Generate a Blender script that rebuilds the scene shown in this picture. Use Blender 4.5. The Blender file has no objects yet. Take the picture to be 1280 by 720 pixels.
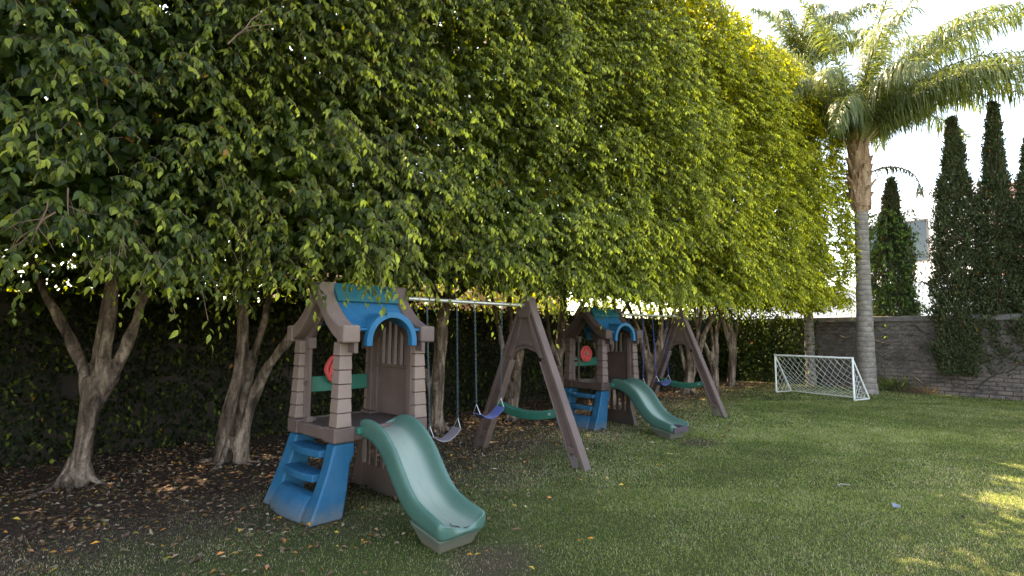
import bpy, bmesh, math, random
import numpy as np
from mathutils import Vector, Matrix

R = math.radians
scene = bpy.context.scene
C = scene.collection

# ------------------------------------------------------------------ camera
FPX, PITCH, ROLL, EYE = 680.0, 0.0826, 0.0055, 1.55
cam_data = bpy.data.cameras.new('camera')
cam_data.sensor_width = 36.0
cam_data.lens = 36.0 * FPX / 1280.0
cam_data.clip_start = 0.05
cam_data.clip_end = 2000
cam = bpy.data.objects.new('camera', cam_data)
C.objects.link(cam)
cam.matrix_world = (Matrix.Translation((0, 0, EYE)) @ Matrix.Rotation(math.pi / 2 + PITCH, 4, 'X')
                    @ Matrix.Rotation(ROLL, 4, 'Z'))
scene.camera = cam

# hedge frame: T runs along the row of trees, N points from the trees to the lawn
T2 = np.array([0.710, 0.704]); N2 = np.array([0.704, -0.710])
# ------------------------------------------------------------------ light
SUN_AZ = (-0.59, 0.808)
SUN_EL = 62.1
world = bpy.data.worlds.new('World'); scene.world = world
world.use_nodes = True
wn = world.node_tree.nodes; wl = world.node_tree.links
wn.clear()
sky = wn.new('ShaderNodeTexSky'); sky.sky_type = 'NISHITA'; sky.sun_disc = False
sky.sun_elevation = R(SUN_EL); sky.sun_rotation = math.atan2(SUN_AZ[0], SUN_AZ[1])
sky.air_density = 1.0; sky.dust_density = 3.0; sky.ozone_density = 1.0; sky.altitude = 1500
bg = wn.new('ShaderNodeBackground'); bg.inputs['Strength'].default_value = 0.15
wo = wn.new('ShaderNodeOutputWorld')
wl.new(sky.outputs[0], bg.inputs[0]); wl.new(bg.outputs[0], wo.inputs[0])
sd = bpy.data.lights.new('sun', 'SUN'); sd.energy = 3.0; sd.angle = R(0.5); sd.color = (1.0, 0.93, 0.80)
so = bpy.data.objects.new('sun', sd); C.objects.link(so)
ce = math.cos(R(SUN_EL))
sv = Vector((SUN_AZ[0] * ce, SUN_AZ[1] * ce, math.sin(R(SUN_EL))))
so.rotation_euler = sv.to_track_quat('Z', 'Y').to_euler()
so.location = (0, 0, 30)
scene.view_settings.view_transform = 'Standard'
scene.view_settings.look = 'None'
scene.view_settings.exposure = 3.15
scene.view_settings.gamma = 1.0
scene.view_settings.use_white_balance = True
scene.view_settings.white_balance_temperature = 9200
scene.view_settings.white_balance_tint = 12
scene.render.engine = 'CYCLES'
scene.cycles.max_bounces = 7
scene.cycles.diffuse_bounces = 4
scene.cycles.transmission_bounces = 5
scene.cycles.glossy_bounces = 3
scene.cycles.use_denoising = True

# ------------------------------------------------------------------ helpers
def px_ray(px, py):
    dx, dy = px - 640, py - 360
    cr, sr = math.cos(ROLL), math.sin(ROLL)
    X = dx * cr + dy * sr; Y = -dx * sr + dy * cr
    v = -Y / FPX; a = X / FPX
    return a, math.cos(PITCH) - v * math.sin(PITCH), math.sin(PITCH) + v * math.cos(PITCH)
def at(px, py, z=0.0):
    a, b, c = px_ray(px, py); s = (z - EYE) / c
    return Vector((a * s, b * s, z))
def proj(P):
    P = np.asarray(P, float)
    x, y, z = P[..., 0], P[..., 1], P[..., 2] - EYE
    c, s = math.cos(PITCH), math.sin(PITCH)
    d = y * c + z * s; v = -y * s + z * c
    d = np.where(d < 0.05, 0.05, d)
    X = FPX * x / d; Y = -FPX * v / d
    return 640 + X, 360 + Y, y * c + z * s
def hx(t, n, z=0.0):
    return Vector((t * T2[0] + n * N2[0], t * T2[1] + n * N2[1], z))
def hxn(t, n, z):
    return np.stack([t * T2[0] + n * N2[0], t * T2[1] + n * N2[1], z], -1)

def _hash(ix, iy, iz, seed):
    h = (ix * 374761393 + iy * 668265263 + iz * 2147483647 + seed * 1274126177) & 0xffffffff
    h = ((h ^ (h >> 13)) * 1274126177) & 0xffffffff
    return ((h ^ (h >> 16)) & 0xffff) / 65535.0
def noise3(P, scale=1.0, seed=0):
    P = np.asarray(P, float) * scale
    i = np.floor(P).astype(np.int64); f = P - i; f = f * f * (3 - 2 * f)
    r = 0
    for dx in (0, 1):
        for dy in (0, 1):
            for dz in (0, 1):
                w = (f[..., 0] if dx else 1 - f[..., 0]) * (f[..., 1] if dy else 1 - f[..., 1]) * (f[..., 2] if dz else 1 - f[..., 2])
                r = r + w * _hash(i[..., 0] + dx, i[..., 1] + dy, i[..., 2] + dz, seed)
    return r * 2 - 1
def nrm(a):
    return a / np.maximum(np.linalg.norm(a, axis=-1, keepdims=True), 1e-9)

def tag(o, label=None, cat=None, group=None, kind=None):
    if label: o['label'] = label
    if cat: o['category'] = cat
    if group: o['group'] = group
    if kind: o['kind'] = kind
    return o
def empty(name, loc, rz=0.0, label=None, cat=None, group=None):
    o = bpy.data.objects.new(name, None); C.objects.link(o)
    o.location = loc; o.rotation_euler = (0, 0, rz); o.empty_display_size = 0.2
    return tag(o, label, cat, group)
def link_mesh(name, me, mat, parent=None):
    o = bpy.data.objects.new(name, me); C.objects.link(o)
    for m in (mat if isinstance(mat, (list, tuple)) else [mat]): me.materials.append(m)
    if parent: o.parent = parent
    return o
def fast_mesh(name, verts, tris, mat, parent=None, col=None, smooth=False, origin=None):
    verts = np.asarray(verts, np.float32)
    if origin is not None: verts = verts - np.asarray(origin, np.float32)
    tris = np.asarray(tris, np.int32)
    me = bpy.data.meshes.new(name)
    me.vertices.add(len(verts)); me.loops.add(tris.size); me.polygons.add(len(tris))
    me.vertices.foreach_set('co', verts.ravel())
    me.loops.foreach_set('vertex_index', tris.ravel())
    me.polygons.foreach_set('loop_start', np.arange(0, tris.size, 3, dtype=np.int32))
    me.polygons.foreach_set('use_smooth', np.full(len(tris), smooth))
    me.update(calc_edges=True)
    if col is not None:
        at_ = me.attributes.new('tint', 'FLOAT_COLOR', 'FACE')
        c4 = np.ones((len(tris), 4), np.float32); c4[:, :3] = col
        at_.data.foreach_set('color', c4.ravel())
    o = link_mesh(name, me, mat, parent)
    if origin is not None and parent is None: o.location = origin
    return o

def copy_tree(o, parent=None):
    c = o.copy(); C.objects.link(c)
    if parent is not None: c.parent = parent
    for ch in [x for x in o.children]: copy_tree(ch, c)
    return c

class MB:
    def __init__(s): s.bm = bmesh.new()
    def box(s, c, size, rot=None):
        r = bmesh.ops.create_cube(s.bm, size=1.0)
        M = Matrix.Translation(c) @ (rot.to_4x4() if rot else Matrix.Identity(4)) @ Matrix.Diagonal((*size, 1))
        bmesh.ops.transform(s.bm, matrix=M, verts=r['verts']); return s
    def hexa(s, p):      # p: 8 points, bottom 4 ccw then top 4
        v = [s.bm.verts.new(q) for q in p]
        for f in ((3, 2, 1, 0), (4, 5, 6, 7), (0, 1, 5, 4), (1, 2, 6, 5), (2, 3, 7, 6), (3, 0, 4, 7)):
            s.bm.faces.new([v[i] for i in f])
        return s
    def prism(s, poly, a, b, axis='x'):   # poly in (y,z) if axis x ; (x,z) if axis y ; (x,y) if axis z
        def mk(p, t):
            return {'x': (t, p[0], p[1]), 'y': (p[0], t, p[1]), 'z': (p[0], p[1], t)}[axis]
        A = [s.bm.verts.new(mk(p, a)) for p in poly]; B = [s.bm.verts.new(mk(p, b)) for p in poly]
        n = len(poly)
        s.bm.faces.new(A); s.bm.faces.new(list(reversed(B)))
        for i in range(n):
            s.bm.faces.new([A[(i + 1) % n], A[i], B[i], B[(i + 1) % n]])
        return s
    def tube(s, pts, rad, n=8, cap=True, squash=1.0):
        pts = [Vector(p) for p in pts]
        if not isinstance(rad, (list, tuple)): rad = [rad] * len(pts)
        rings = []
        up = Vector((0, 0, 1)); prev = None
        for i, p in enumerate(pts):
            d = (pts[min(i + 1, len(pts) - 1)] - pts[max(i - 1, 0)]).normalized()
            if prev is None:
                x = d.cross(up)
                if x.length < 0.1: x = d.cross(Vector((0, 1, 0)))
            else: x = prev - d * prev.dot(d)
            x.normalize(); prev = x; y = d.cross(x)
            rings.append([s.bm.verts.new(p + (x * math.cos(2 * math.pi * k / n) + y * math.sin(2 * math.pi * k / n) * squash) * rad[i]) for k in range(n)])
        for a, b in zip(rings, rings[1:]):
            for k in range(n): s.bm.faces.new([a[k], a[(k + 1) % n], b[(k + 1) % n], b[k]])
        if cap:
            s.bm.faces.new(list(reversed(rings[0]))); s.bm.faces.new(rings[-1])
        return s
    def sweep(s, secs):   # list of closed loops (same count)
        rings = [[s.bm.verts.new(p) for p in sec] for sec in secs]
        n = len(rings[0])
        for a, b in zip(rings, rings[1:]):
            for k in range(n): s.bm.faces.new([a[k], a[(k + 1) % n], b[(k + 1) % n], b[k]])
        s.bm.faces.new(list(reversed(rings[0]))); s.bm.faces.new(rings[-1]); return s
    def build(s, name, mat, parent=None, bevel=0.0, seg=2, smooth=True, subsurf=0, angle=35):
        bmesh.ops.recalc_face_normals(s.bm, faces=s.bm.faces[:])
        me = bpy.data.meshes.new(name); s.bm.to_mesh(me); s.bm.free()
        if smooth: me.polygons.foreach_set('use_smooth', [True] * len(me.polygons))
        o = link_mesh(name, me, mat, parent)
        if bevel:
            m = o.modifiers.new('bevel', 'BEVEL'); m.width = bevel; m.segments = seg; m.limit_method = 'ANGLE'; m.angle_limit = R(angle)
            m.harden_normals = True
        elif subsurf:
            m = o.modifiers.new('sub', 'SUBSURF'); m.levels = m.render_levels = subsurf
        elif smooth:
            try: me.set_sharp_from_angle(angle=R(angle))
            except Exception: pass
        return o

# ------------------------------------------------------------------ materials
def new_mat(name):
    m = bpy.data.materials.new(name); m.use_nodes = True
    nt = m.node_tree; nt.nodes.clear()
    out = nt.nodes.new('ShaderNodeOutputMaterial'); b = nt.nodes.new('ShaderNodeBsdfPrincipled')
    nt.links.new(b.outputs[0], out.inputs[0]); return m, nt, b, out
def ramp(nt, fac, stops):
    r = nt.nodes.new('ShaderNodeValToRGB'); el = r.color_ramp.elements
    while len(el) < len(stops): el.new(0.5)
    for e, (p, c) in zip(el, stops):
        e.position = p; e.color = (*c, 1) if len(c) == 3 else c
    nt.links.new(fac, r.inputs[0]); return r.outputs[0]
def tex_noise(nt, scale, detail=4, rough=0.55, vec=None, dist=0.0):
    n = nt.nodes.new('ShaderNodeTexNoise'); n.inputs['Scale'].default_value = scale
    n.inputs['Detail'].default_value = detail; n.inputs['Roughness'].default_value = rough
    n.inputs['Distortion'].default_value = dist
    if vec is not None: nt.links.new(vec, n.inputs['Vector'])
    return n.outputs['Fac']
def coords(nt, kind='Object', scale=None):
    tc = nt.nodes.new('ShaderNodeTexCoord'); o = tc.outputs[kind]
    if scale:
        mp = nt.nodes.new('ShaderNodeMapping'); mp.inputs['Scale'].default_value = scale
        nt.links.new(o, mp.inputs[0]); o = mp.outputs[0]
    return o
def mix(nt, fac, a, b, mode='MIX'):
    m = nt.nodes.new('ShaderNodeMix'); m.data_type = 'RGBA'; m.blend_type = mode
    for s, v in ((0, fac), (6, a), (7, b)):
        if isinstance(v, (int, float)): m.inputs[s].default_value = v
        elif isinstance(v, tuple): m.inputs[s].default_value = (*v, 1)
        else: nt.links.new(v, m.inputs[s])
    return m.outputs[2]
def bump(nt, h, strength, dist, b):
    n = nt.nodes.new('ShaderNodeBump'); n.inputs['Strength'].default_value = strength
    n.inputs['Distance'].default_value = dist
    nt.links.new(h, n.inputs['Height']); nt.links.new(n.outputs[0], b.inputs['Normal']); return n

def leaf_mat(name, trans=0.4, rough=0.4, spec=0.45, sat=(1.0, 1.0, 1.0), tcol=(1.25, 1.25, 0.55)):
    m, nt, b, out = new_mat(name)
    a = nt.nodes.new('ShaderNodeAttribute'); a.attribute_name = 'tint'
    c = mix(nt, 1.0, a.outputs['Color'], sat, 'MULTIPLY')
    nt.links.new(c, b.inputs['Base Color'])
    b.inputs['Roughness'].default_value = rough; b.inputs['Specular IOR Level'].default_value = spec
    tr = nt.nodes.new('ShaderNodeBsdfTranslucent')
    nt.links.new(mix(nt, 1.0, c, tcol, 'MULTIPLY'), tr.inputs[0])
    ms = nt.nodes.new('ShaderNodeMixShader'); ms.inputs[0].default_value = trans
    nt.links.new(b.outputs[0], ms.inputs[1]); nt.links.new(tr.outputs[0], ms.inputs[2])
    nt.links.new(ms.outputs[0], out.inputs[0]); return m

def plastic(name, col, rough=0.5, dirt=(0.16, 0.13, 0.10), dirt_amt=0.5, wear=None):
    m, nt, b, out = new_mat(name)
    co = coords(nt, 'Object')
    n1 = tex_noise(nt, 3.0, 5, 0.6, co); n2 = tex_noise(nt, 22.0, 4, 0.65, co)
    c = mix(nt, ramp(nt, n1, [(0.35, (0, 0, 0)), (0.75, (1, 1, 1))]), col, tuple(min(1, x * 1.25 + 0.012) for x in col))
    # rain-washed dust: grime streaks running down
    st = tex_noise(nt, 1.0, 4, 0.6, coords(nt, 'Object', (30, 30, 2.2)))
    c = mix(nt, ramp(nt, st, [(0.5, (0, 0, 0)), (0.8, (dirt_amt * .35,) * 3)]), c, dirt)
    sep = nt.nodes.new('ShaderNodeSeparateXYZ'); nt.links.new(co, sep.inputs[0])
    mz = nt.nodes.new('ShaderNodeMath'); mz.operation = 'MULTIPLY_ADD'
    nt.links.new(n2, mz.inputs[0]); mz.inputs[1].default_value = 0.22; nt.links.new(sep.outputs[2], mz.inputs[2])
    c = mix(nt, ramp(nt, mz.outputs[0], [(0.12, (min(1, dirt_amt * 1.5),) * 3), (0.27, (0, 0, 0))]), c, dirt)
    nt.links.new(c, b.inputs['Base Color'])
    b.inputs['Roughness'].default_value = rough
    b.inputs['Specular IOR Level'].default_value = 0.16
    bump(nt, tex_noise(nt, 260.0, 2, 0.5, co), 0.12, 0.002, b)
    return m

M = {}
M['ficus_leaf'] = leaf_mat('ficus_leaf', 0.42, 0.40, 0.27, tcol=(1.50, 1.45, 0.28))
M['ivy_leaf'] = leaf_mat('ivy_leaf', 0.2, 0.55, 0.15)
M['grass'] = leaf_mat('grass_blade', 0.3, 0.6, 0.2, tcol=(1.1, 1.2, 0.6))
M['litter'] = leaf_mat('litter_leaf', 0.15, 0.6, 0.25, tcol=(1.1, 0.9, 0.6))
M['palm_leaf'] = leaf_mat('palm_leaf', 0.45, 0.32, 0.5)
M['brown'] = plastic('brown_plastic', (0.108, 0.070, 0.060), 0.5, (0.10, 0.08, 0.065), 0.5)
M['brown_dark'] = plastic('dark_brown_plastic', (0.066, 0.042, 0.036), 0.5, (0.07, 0.06, 0.05), 0.5)
M['tan'] = plastic('tan_plastic', (0.178, 0.120, 0.098), 0.5, (0.15, 0.12, 0.10), 0.5)
M['blue'] = plastic('blue_plastic', (0.001, 0.078, 0.155), 0.45, (0.13, 0.12, 0.10), 0.45)
M['roof_blue'] = plastic('roof_blue_plastic', (0.001, 0.095, 0.19), 0.42, (0.2, 0.2, 0.19), 0.35)
M['teal'] = plastic('teal_plastic', (0.003, 0.095, 0.115), 0.42, (0.15, 0.15, 0.14), 0.35)
M['green'] = plastic('green_plastic', (0.014, 0.115, 0.08), 0.42, (0.2, 0.19, 0.17), 0.35)
M['faded'] = plastic('faded_green_plastic', (0.055, 0.090, 0.070), 0.5, (0.14, 0.12, 0.09), 0.7)
M['red'] = plastic('red_plastic', (0.42, 0.05, 0.045), 0.45, (0.2, 0.13, 0.1), 0.3)
M['seat_blue'] = plastic('seat_blue_plastic', (0.006, 0.040, 0.27), 0.4, (0.15, 0.15, 0.18), 0.3)
M['seat_grey'] = plastic('seat_grey_plastic', (0.24, 0.20, 0.23), 0.5, (0.15, 0.13, 0.12), 0.3)
M['white_pipe'] = plastic('white_pipe', (0.72, 0.70, 0.66), 0.4, (0.35, 0.32, 0.26), 0.35)

def mat_slide():
    m, nt, b, out = new_mat('slide_plastic')
    co = coords(nt, 'Object')
    base = mix(nt, tex_noise(nt, 4, 4, .6, co), (0.030, 0.095, 0.072), (0.055, 0.135, 0.108))
    # chalky rubbed bed: only where the surface lies deep in the chute, kept as attribute
    a = nt.nodes.new('ShaderNodeAttribute'); a.attribute_name = 'bed'
    st = tex_noise(nt, 1.0, 5, 0.7, coords(nt, 'Object', (26, 3.0, 3.0)))
    w = nt.nodes.new('ShaderNodeMath'); w.operation = 'MULTIPLY'
    nt.links.new(a.outputs['Fac'], w.inputs[0]); nt.links.new(ramp(nt, st, [(0.2, (0.65,) * 3), (0.75, (1,) * 3)]), w.inputs[1])
    c = mix(nt, w.outputs[0], base, (0.22, 0.265, 0.215))
    c = mix(nt, ramp(nt, tex_noise(nt, 14, 6, .7, co), [(0.60, (0,) * 3), (0.75, (.5,) * 3)]), c, (0.16, 0.15, 0.13))
    nt.links.new(c, b.inputs['Base Color']); b.inputs['Roughness'].default_value = 0.42
    bump(nt, st, 0.06, 0.003, b); return m
M['slide'] = mat_slide()

def mat_metal():
    m, nt, b, out = new_mat('galvanised_pipe')
    n = tex_noise(nt, 1.0, 5, .6, coords(nt, 'Object', (6, 30, 30)))
    nt.links.new(ramp(nt, n, [(0.3, (0.42, 0.39, 0.33)), (0.7, (0.62, 0.60, 0.55))]), b.inputs['Base Color'])
    b.inputs['Metallic'].default_value = 0.75; b.inputs['Roughness'].default_value = 0.42; return m
M['pipe'] = mat_metal()
def simple(name, col, rough=0.6, metal=0.0, nscale=8.0, var=0.35):
    m, nt, b, out = new_mat(name)
    n = tex_noise(nt, nscale, 5, .6, coords(nt, 'Object'))
    nt.links.new(ramp(nt, n, [(0.3, tuple(c * (1 - var) for c in col)), (0.7, tuple(min(1, c * (1 + var)) for c in col))]), b.inputs['Base Color'])
    b.inputs['Roughness'].default_value = rough; b.inputs['Metallic'].default_value = metal; return m
M['steel'] = simple('zinc_steel', (0.5, 0.5, 0.5), 0.4, 0.7)
M['chain_dark'] = simple('green_coated_chain', (0.045, 0.075, 0.085), 0.5)
M['chain_blue'] = simple('blue_coated_chain', (0.02, 0.035, 0.22), 0.5)
M['net'] = simple('white_cord', (0.55, 0.55, 0.50), 0.8)
M['twig'] = simple('twig_bark', (0.16, 0.085, 0.055), 0.8)
M['vine'] = simple('vine_bark', (0.055, 0.042, 0.034), 0.9)
M['paper'] = simple('pale_blue_paper', (0.14, 0.17, 0.20), 0.7, var=0.1)
M['cord'] = simple('pale_string', (0.22, 0.22, 0.17), 0.8)
M['black_string'] = simple('black_string', (0.012, 0.012, 0.012), 0.8)

def mat_bark(name, c1, c2, c3, s=1.0):
    m, nt, b, out = new_mat(name)
    co = coords(nt, 'Object')
    n = tex_noise(nt, 1.0, 7, .65, coords(nt, 'Object', (9 * s, 9 * s, 2.0 * s)), 0.6)
    n2 = tex_noise(nt, 24 * s, 5, .7, co)
    c = ramp(nt, n, [(0.36, c1), (0.5, c2), (0.62, c3)])
    c = mix(nt, ramp(nt, n2, [(0.5, (0,) * 3), (0.7, (.7,) * 3)]), c, c1)
    nt.links.new(c, b.inputs['Base Color']); b.inputs['Roughness'].default_value = 0.85
    b.inputs['Specular IOR Level'].default_value = 0.2
    ad = nt.nodes.new('ShaderNodeMath'); ad.operation = 'ADD'; nt.links.new(n, ad.inputs[0]); nt.links.new(n2, ad.inputs[1])
    bump(nt, ad.outputs[0], 1.0, 0.035, b); return m
M['bark'] = mat_bark('ficus_bark', (0.030, 0.020, 0.016), (0.165, 0.115, 0.088), (0.37, 0.275, 0.215))
M['cyp_bark'] = mat_bark('cypress_bark', (0.10, 0.08, 0.065), (0.2, 0.16, 0.13), (0.28, 0.23, 0.19))
def mat_palm_trunk():
    m, nt, b, out = new_mat('palm_trunk')
    w = nt.nodes.new('ShaderNodeTexWave'); w.wave_type = 'BANDS'; w.bands_direction = 'Z'; w.wave_profile = 'SAW'
    w.inputs['Scale'].default_value = 2.3; w.inputs['Distortion'].default_value = 3.2; w.inputs['Detail'].default_value = 3; w.inputs['Detail Scale'].default_value = 1.4
    nt.links.new(coords(nt, 'Object'), w.inputs['Vector'])
    n = tex_noise(nt, 7, 6, .7, coords(nt, 'Object'))
    c = ramp(nt, w.outputs['Fac'], [(0.0, (0.07, 0.055, 0.045)), (0.22, (0.23, 0.195, 0.165)), (1.0, (0.31, 0.27, 0.235))])
    c = mix(nt, ramp(nt, n, [(0.4, (0,) * 3), (0.62, (.8,) * 3)]), c, (0.12, 0.095, 0.08))
    nt.links.new(c, b.inputs['Base Color']); b.inputs['Roughness'].default_value = 0.85
    bump(nt, w.outputs['Fac'], 0.6, 0.02, b); return m
M['palm_trunk'] = mat_palm_trunk()
M['palm_boot'] = mat_bark('palm_leaf_base', (0.16, 0.09, 0.055), (0.33, 0.20, 0.125), (0.46, 0.32, 0.21), 0.7)
def mat_rachis():
    return simple('palm_rachis', (0.30, 0.27, 0.10), 0.5)
M['rachis'] = mat_rachis()

def mat_brick():
    m, nt, b, out = new_mat('painted_old_brick')
    uv = nt.nodes.new('ShaderNodeAttribute'); uv.attribute_name = 'wall_uv'
    br = nt.nodes.new('ShaderNodeTexBrick'); nt.links.new(uv.outputs['Vector'], br.inputs['Vector'])
    br.inputs['Scale'].default_value = 1.0; br.inputs['Brick Width'].default_value = 0.30; br.inputs['Row Height'].default_value = 0.105
    br.inputs['Mortar Size'].default_value = 0.012; br.inputs['Mortar Smooth'].default_value = 0.35; br.inputs['Bias'].default_value = 0.0
    br.inputs['Color1'].default_value = (0.15, 0.11, 0.09, 1); br.inputs['Color2'].default_value = (0.21, 0.16, 0.135, 1)
    br.inputs['Mortar'].default_value = (0.045, 0.036, 0.033, 1)
    n = tex_noise(nt, 2.2, 7, .7, uv.outputs['Vector'], 0.8)
    # upper area is washed over with old plaster that hides most joints
    sep = nt.nodes.new('ShaderNodeSeparateXYZ'); nt.links.new(uv.outputs['Vector'], sep.inputs[0])
    ma = nt.nodes.new('ShaderNodeMath'); ma.operation = 'MULTIPLY_ADD'; nt.links.new(n, ma.inputs[0]); ma.inputs[1].default_value = 1.7; nt.links.new(sep.outputs[1], ma.inputs[2])
    pl = ramp(nt, ma.outputs[0], [(0.0, (0,) * 3), (1.0, (1,) * 3)])
    rr = nt.nodes.new('ShaderNodeMapRange'); rr.inputs['From Min'].default_value = 1.05; rr.inputs['From Max'].default_value = 1.55
    rr.inputs['To Max'].default_value = 0.85
    nt.links.new(ma.outputs[0], rr.inputs['Value'])
    pc = ramp(nt, tex_noise(nt, 5, 8, .75, uv.outputs['Vector']), [(0.32, (0.07, 0.055, 0.045)), (0.55, (0.16, 0.128, 0.108)), (0.72, (0.25, 0.205, 0.175))])
    c = mix(nt, rr.outputs[0], br.outputs['Color'], pc)
    c = mix(nt, ramp(nt, tex_noise(nt, 13, 6, .7, uv.outputs['Vector']), [(0.50, (0,) * 3), (0.64, (.85,) * 3)]), c, (0.05, 0.038, 0.034))
    c = mix(nt, ramp(nt, tex_noise(nt, 1.0, 7, .7, uv.outputs['Vector'], 1.5), [(0.46, (0,) * 3), (0.62, (.7,) * 3)]), c, (0.055, 0.045, 0.04))
    nt.links.new(c, b.inputs['Base Color']); b.inputs['Roughness'].default_value = 0.9
    inv = nt.nodes.new('ShaderNodeMath'); inv.operation = 'MULTIPLY_ADD'; nt.links.new(br.outputs['Fac'], inv.inputs[0]); inv.inputs[1].default_value = -1.0
    nt.links.new(tex_noise(nt, 16, 6, .7, uv.outputs['Vector']), inv.inputs[2])
    bump(nt, inv.outputs[0], 1.0, 0.03, b); return m
M['brick'] = mat_brick()
M['shade_wall'] = simple('shade_dark_wall', (0.035, 0.025, 0.020), 0.95, nscale=3)  # wall colour set very dark, standing in for the shade under the canopy
M['coping'] = simple('grey_concrete', (0.13, 0.115, 0.105), 0.9, nscale=5)
M['white_wall'] = simple('white_render', (0.80, 0.79, 0.77), 0.8, nscale=2, var=0.04)
M['roof_tile'] = simple('clay_roof_edge', (0.16, 0.11, 0.09), 0.8)
M['pink_wall'] = simple('pink_render', (0.45, 0.24, 0.19), 0.8, nscale=2, var=0.15)
def mat_glass():
    m, nt, b, out = new_mat('dark_window_glass')
    b.inputs['Base Color'].default_value = (0.02, 0.03, 0.035, 1); b.inputs['Roughness'].default_value = 0.12; return m
M['glass'] = mat_glass()

def mat_ground():
    m, nt, b, out = new_mat('garden_soil_and_turf')
    co = coords(nt, 'Object')
    at_ = nt.nodes.new('ShaderNodeAttribute'); at_.attribute_name = 'soil'
    n1 = tex_noise(nt, 1.1, 6, .65, co); n2 = tex_noise(nt, 26, 6, .75, co); n3 = tex_noise(nt, 120, 4, .7, co)
    g = mix(nt, ramp(nt, n1, [(0.35, (0,) * 3), (0.7, (1,) * 3)]), (0.036, 0.052, 0.014), (0.060, 0.062, 0.023))
    g = mix(nt, ramp(nt, n2, [(0.5, (0,) * 3), (0.8, (.6,) * 3)]), g, (0.06, 0.047, 0.03))
    s = ramp(nt, n2, [(0.25, (0.028, 0.019, 0.013)), (0.5, (0.080, 0.054, 0.038)), (0.8, (0.18, 0.125, 0.09))])
    s = mix(nt, ramp(nt, n3, [(0.35, (.7,) * 3), (0.6, (0,) * 3)]), s, (0.03, 0.022, 0.017))
    ad = nt.nodes.new('ShaderNodeMath'); ad.operation = 'MULTIPLY_ADD'; nt.links.new(n2, ad.inputs[0]); ad.inputs[1].default_value = 0.5; nt.links.new(at_.outputs['Fac'], ad.inputs[2])
    c = mix(nt, ramp(nt, ad.outputs[0], [(0.55, (0,) * 3), (0.85, (1,) * 3)]), g, s)
    nt.links.new(c, b.inputs['Base Color']); b.inputs['Roughness'].default_value = 0.95; b.inputs['Specular IOR Level'].default_value = 0.1
    bump(nt, n2, 0.8, 0.03, b); return m
M['ground'] = mat_ground()

# ------------------------------------------------------------------ ground
rng = np.random.default_rng(7)
def soil_amount(X, Y):
    """0 on the mown lawn, 1 on the bare litter-covered ground under the trees"""
    n = X * N2[0] + Y * N2[1]; t = X * T2[0] + Y * T2[1]
    P = np.stack([X, Y, np.zeros_like(X)], -1)
    wob = 0.45 * noise3(P, 0.9, 3) + 0.25 * noise3(P, 2.7, 4)
    edge = np.interp(t, [-4, 0, 2, 4, 7, 10, 14, 18, 25], [-4.35, -4.4, -4.7, -5.0, -5.3, -5.9, -6.6, -6.6, -6.6])
    s = np.clip((edge - n + wob) / 3.4 + 0.5, 0, 1)
    for x, y, a in ((-1.4556, 5.2486, .805), (1.5612, 9.5633, .6752)):     # feet have worn the turf here
        uu = (X - x) * math.cos(a) + (Y - y) * math.sin(a); vv = (X - x) * math.sin(a) - (Y - y) * math.cos(a)
        for (u0, v0, ru, rv, k) in ((-.12, 1.95, .42, .40, .55), (1.0, .05, .45, .6, .5), (1.7, .05, .45, .6, .5), (-.95, 0, .4, .5, .4)):
            s = np.maximum(s, k * np.clip(1.3 - np.hypot((uu - u0) / ru, (vv - v0) / rv) + .5 * wob, 0, 1))
    return s
def ground_z(X, Y):
    n = X * N2[0] + Y * N2[1]
    P = np.stack([X, Y, np.zeros_like(X)], -1)
    s = np.clip((-n - 3.5) / 3, 0, 1)
    return 0.012 * noise3(P, 1.3, 9) + s * 0.02 * noise3(P, 3.1, 11)
gx = np.concatenate([[-400, -120, -40, -20], np.arange(-12, 18.01, 0.2), [24, 45, 130, 400]])
gy = np.concatenate([[-400, -100, -30, -8], np.arange(-2, 24.01, 0.2), [30, 50, 140, 400]])
GX, GY = np.meshgrid(gx, gy, indexing='ij')
inside = (GX > -12.1) & (GX < 18.1) & (GY > -2.1) & (GY < 24.1)
GZ = np.where(inside, ground_z(GX, GY), 0)
nxg, nyg = GX.shape
idx = np.arange(nxg * nyg).reshape(nxg, nyg)
a, b_, c_, d_ = idx[:-1, :-1].ravel(), idx[1:, :-1].ravel(), idx[1:, 1:].ravel(), idx[:-1, 1:].ravel()
tri = np.concatenate([np.stack([a, b_, c_], -1), np.stack([a, c_, d_], -1)])
ground = fast_mesh('ground', np.stack([GX, GY, GZ], -1).reshape(-1, 3), tri, M['ground'], smooth=True)
sa = ground.data.attributes.new('soil', 'FLOAT', 'POINT'); sa.data.foreach_set('value', soil_amount(GX, GY).ravel().astype(np.float32))
tag(ground, 'lawn ground running back to soil under the trees', kind='structure')

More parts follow.
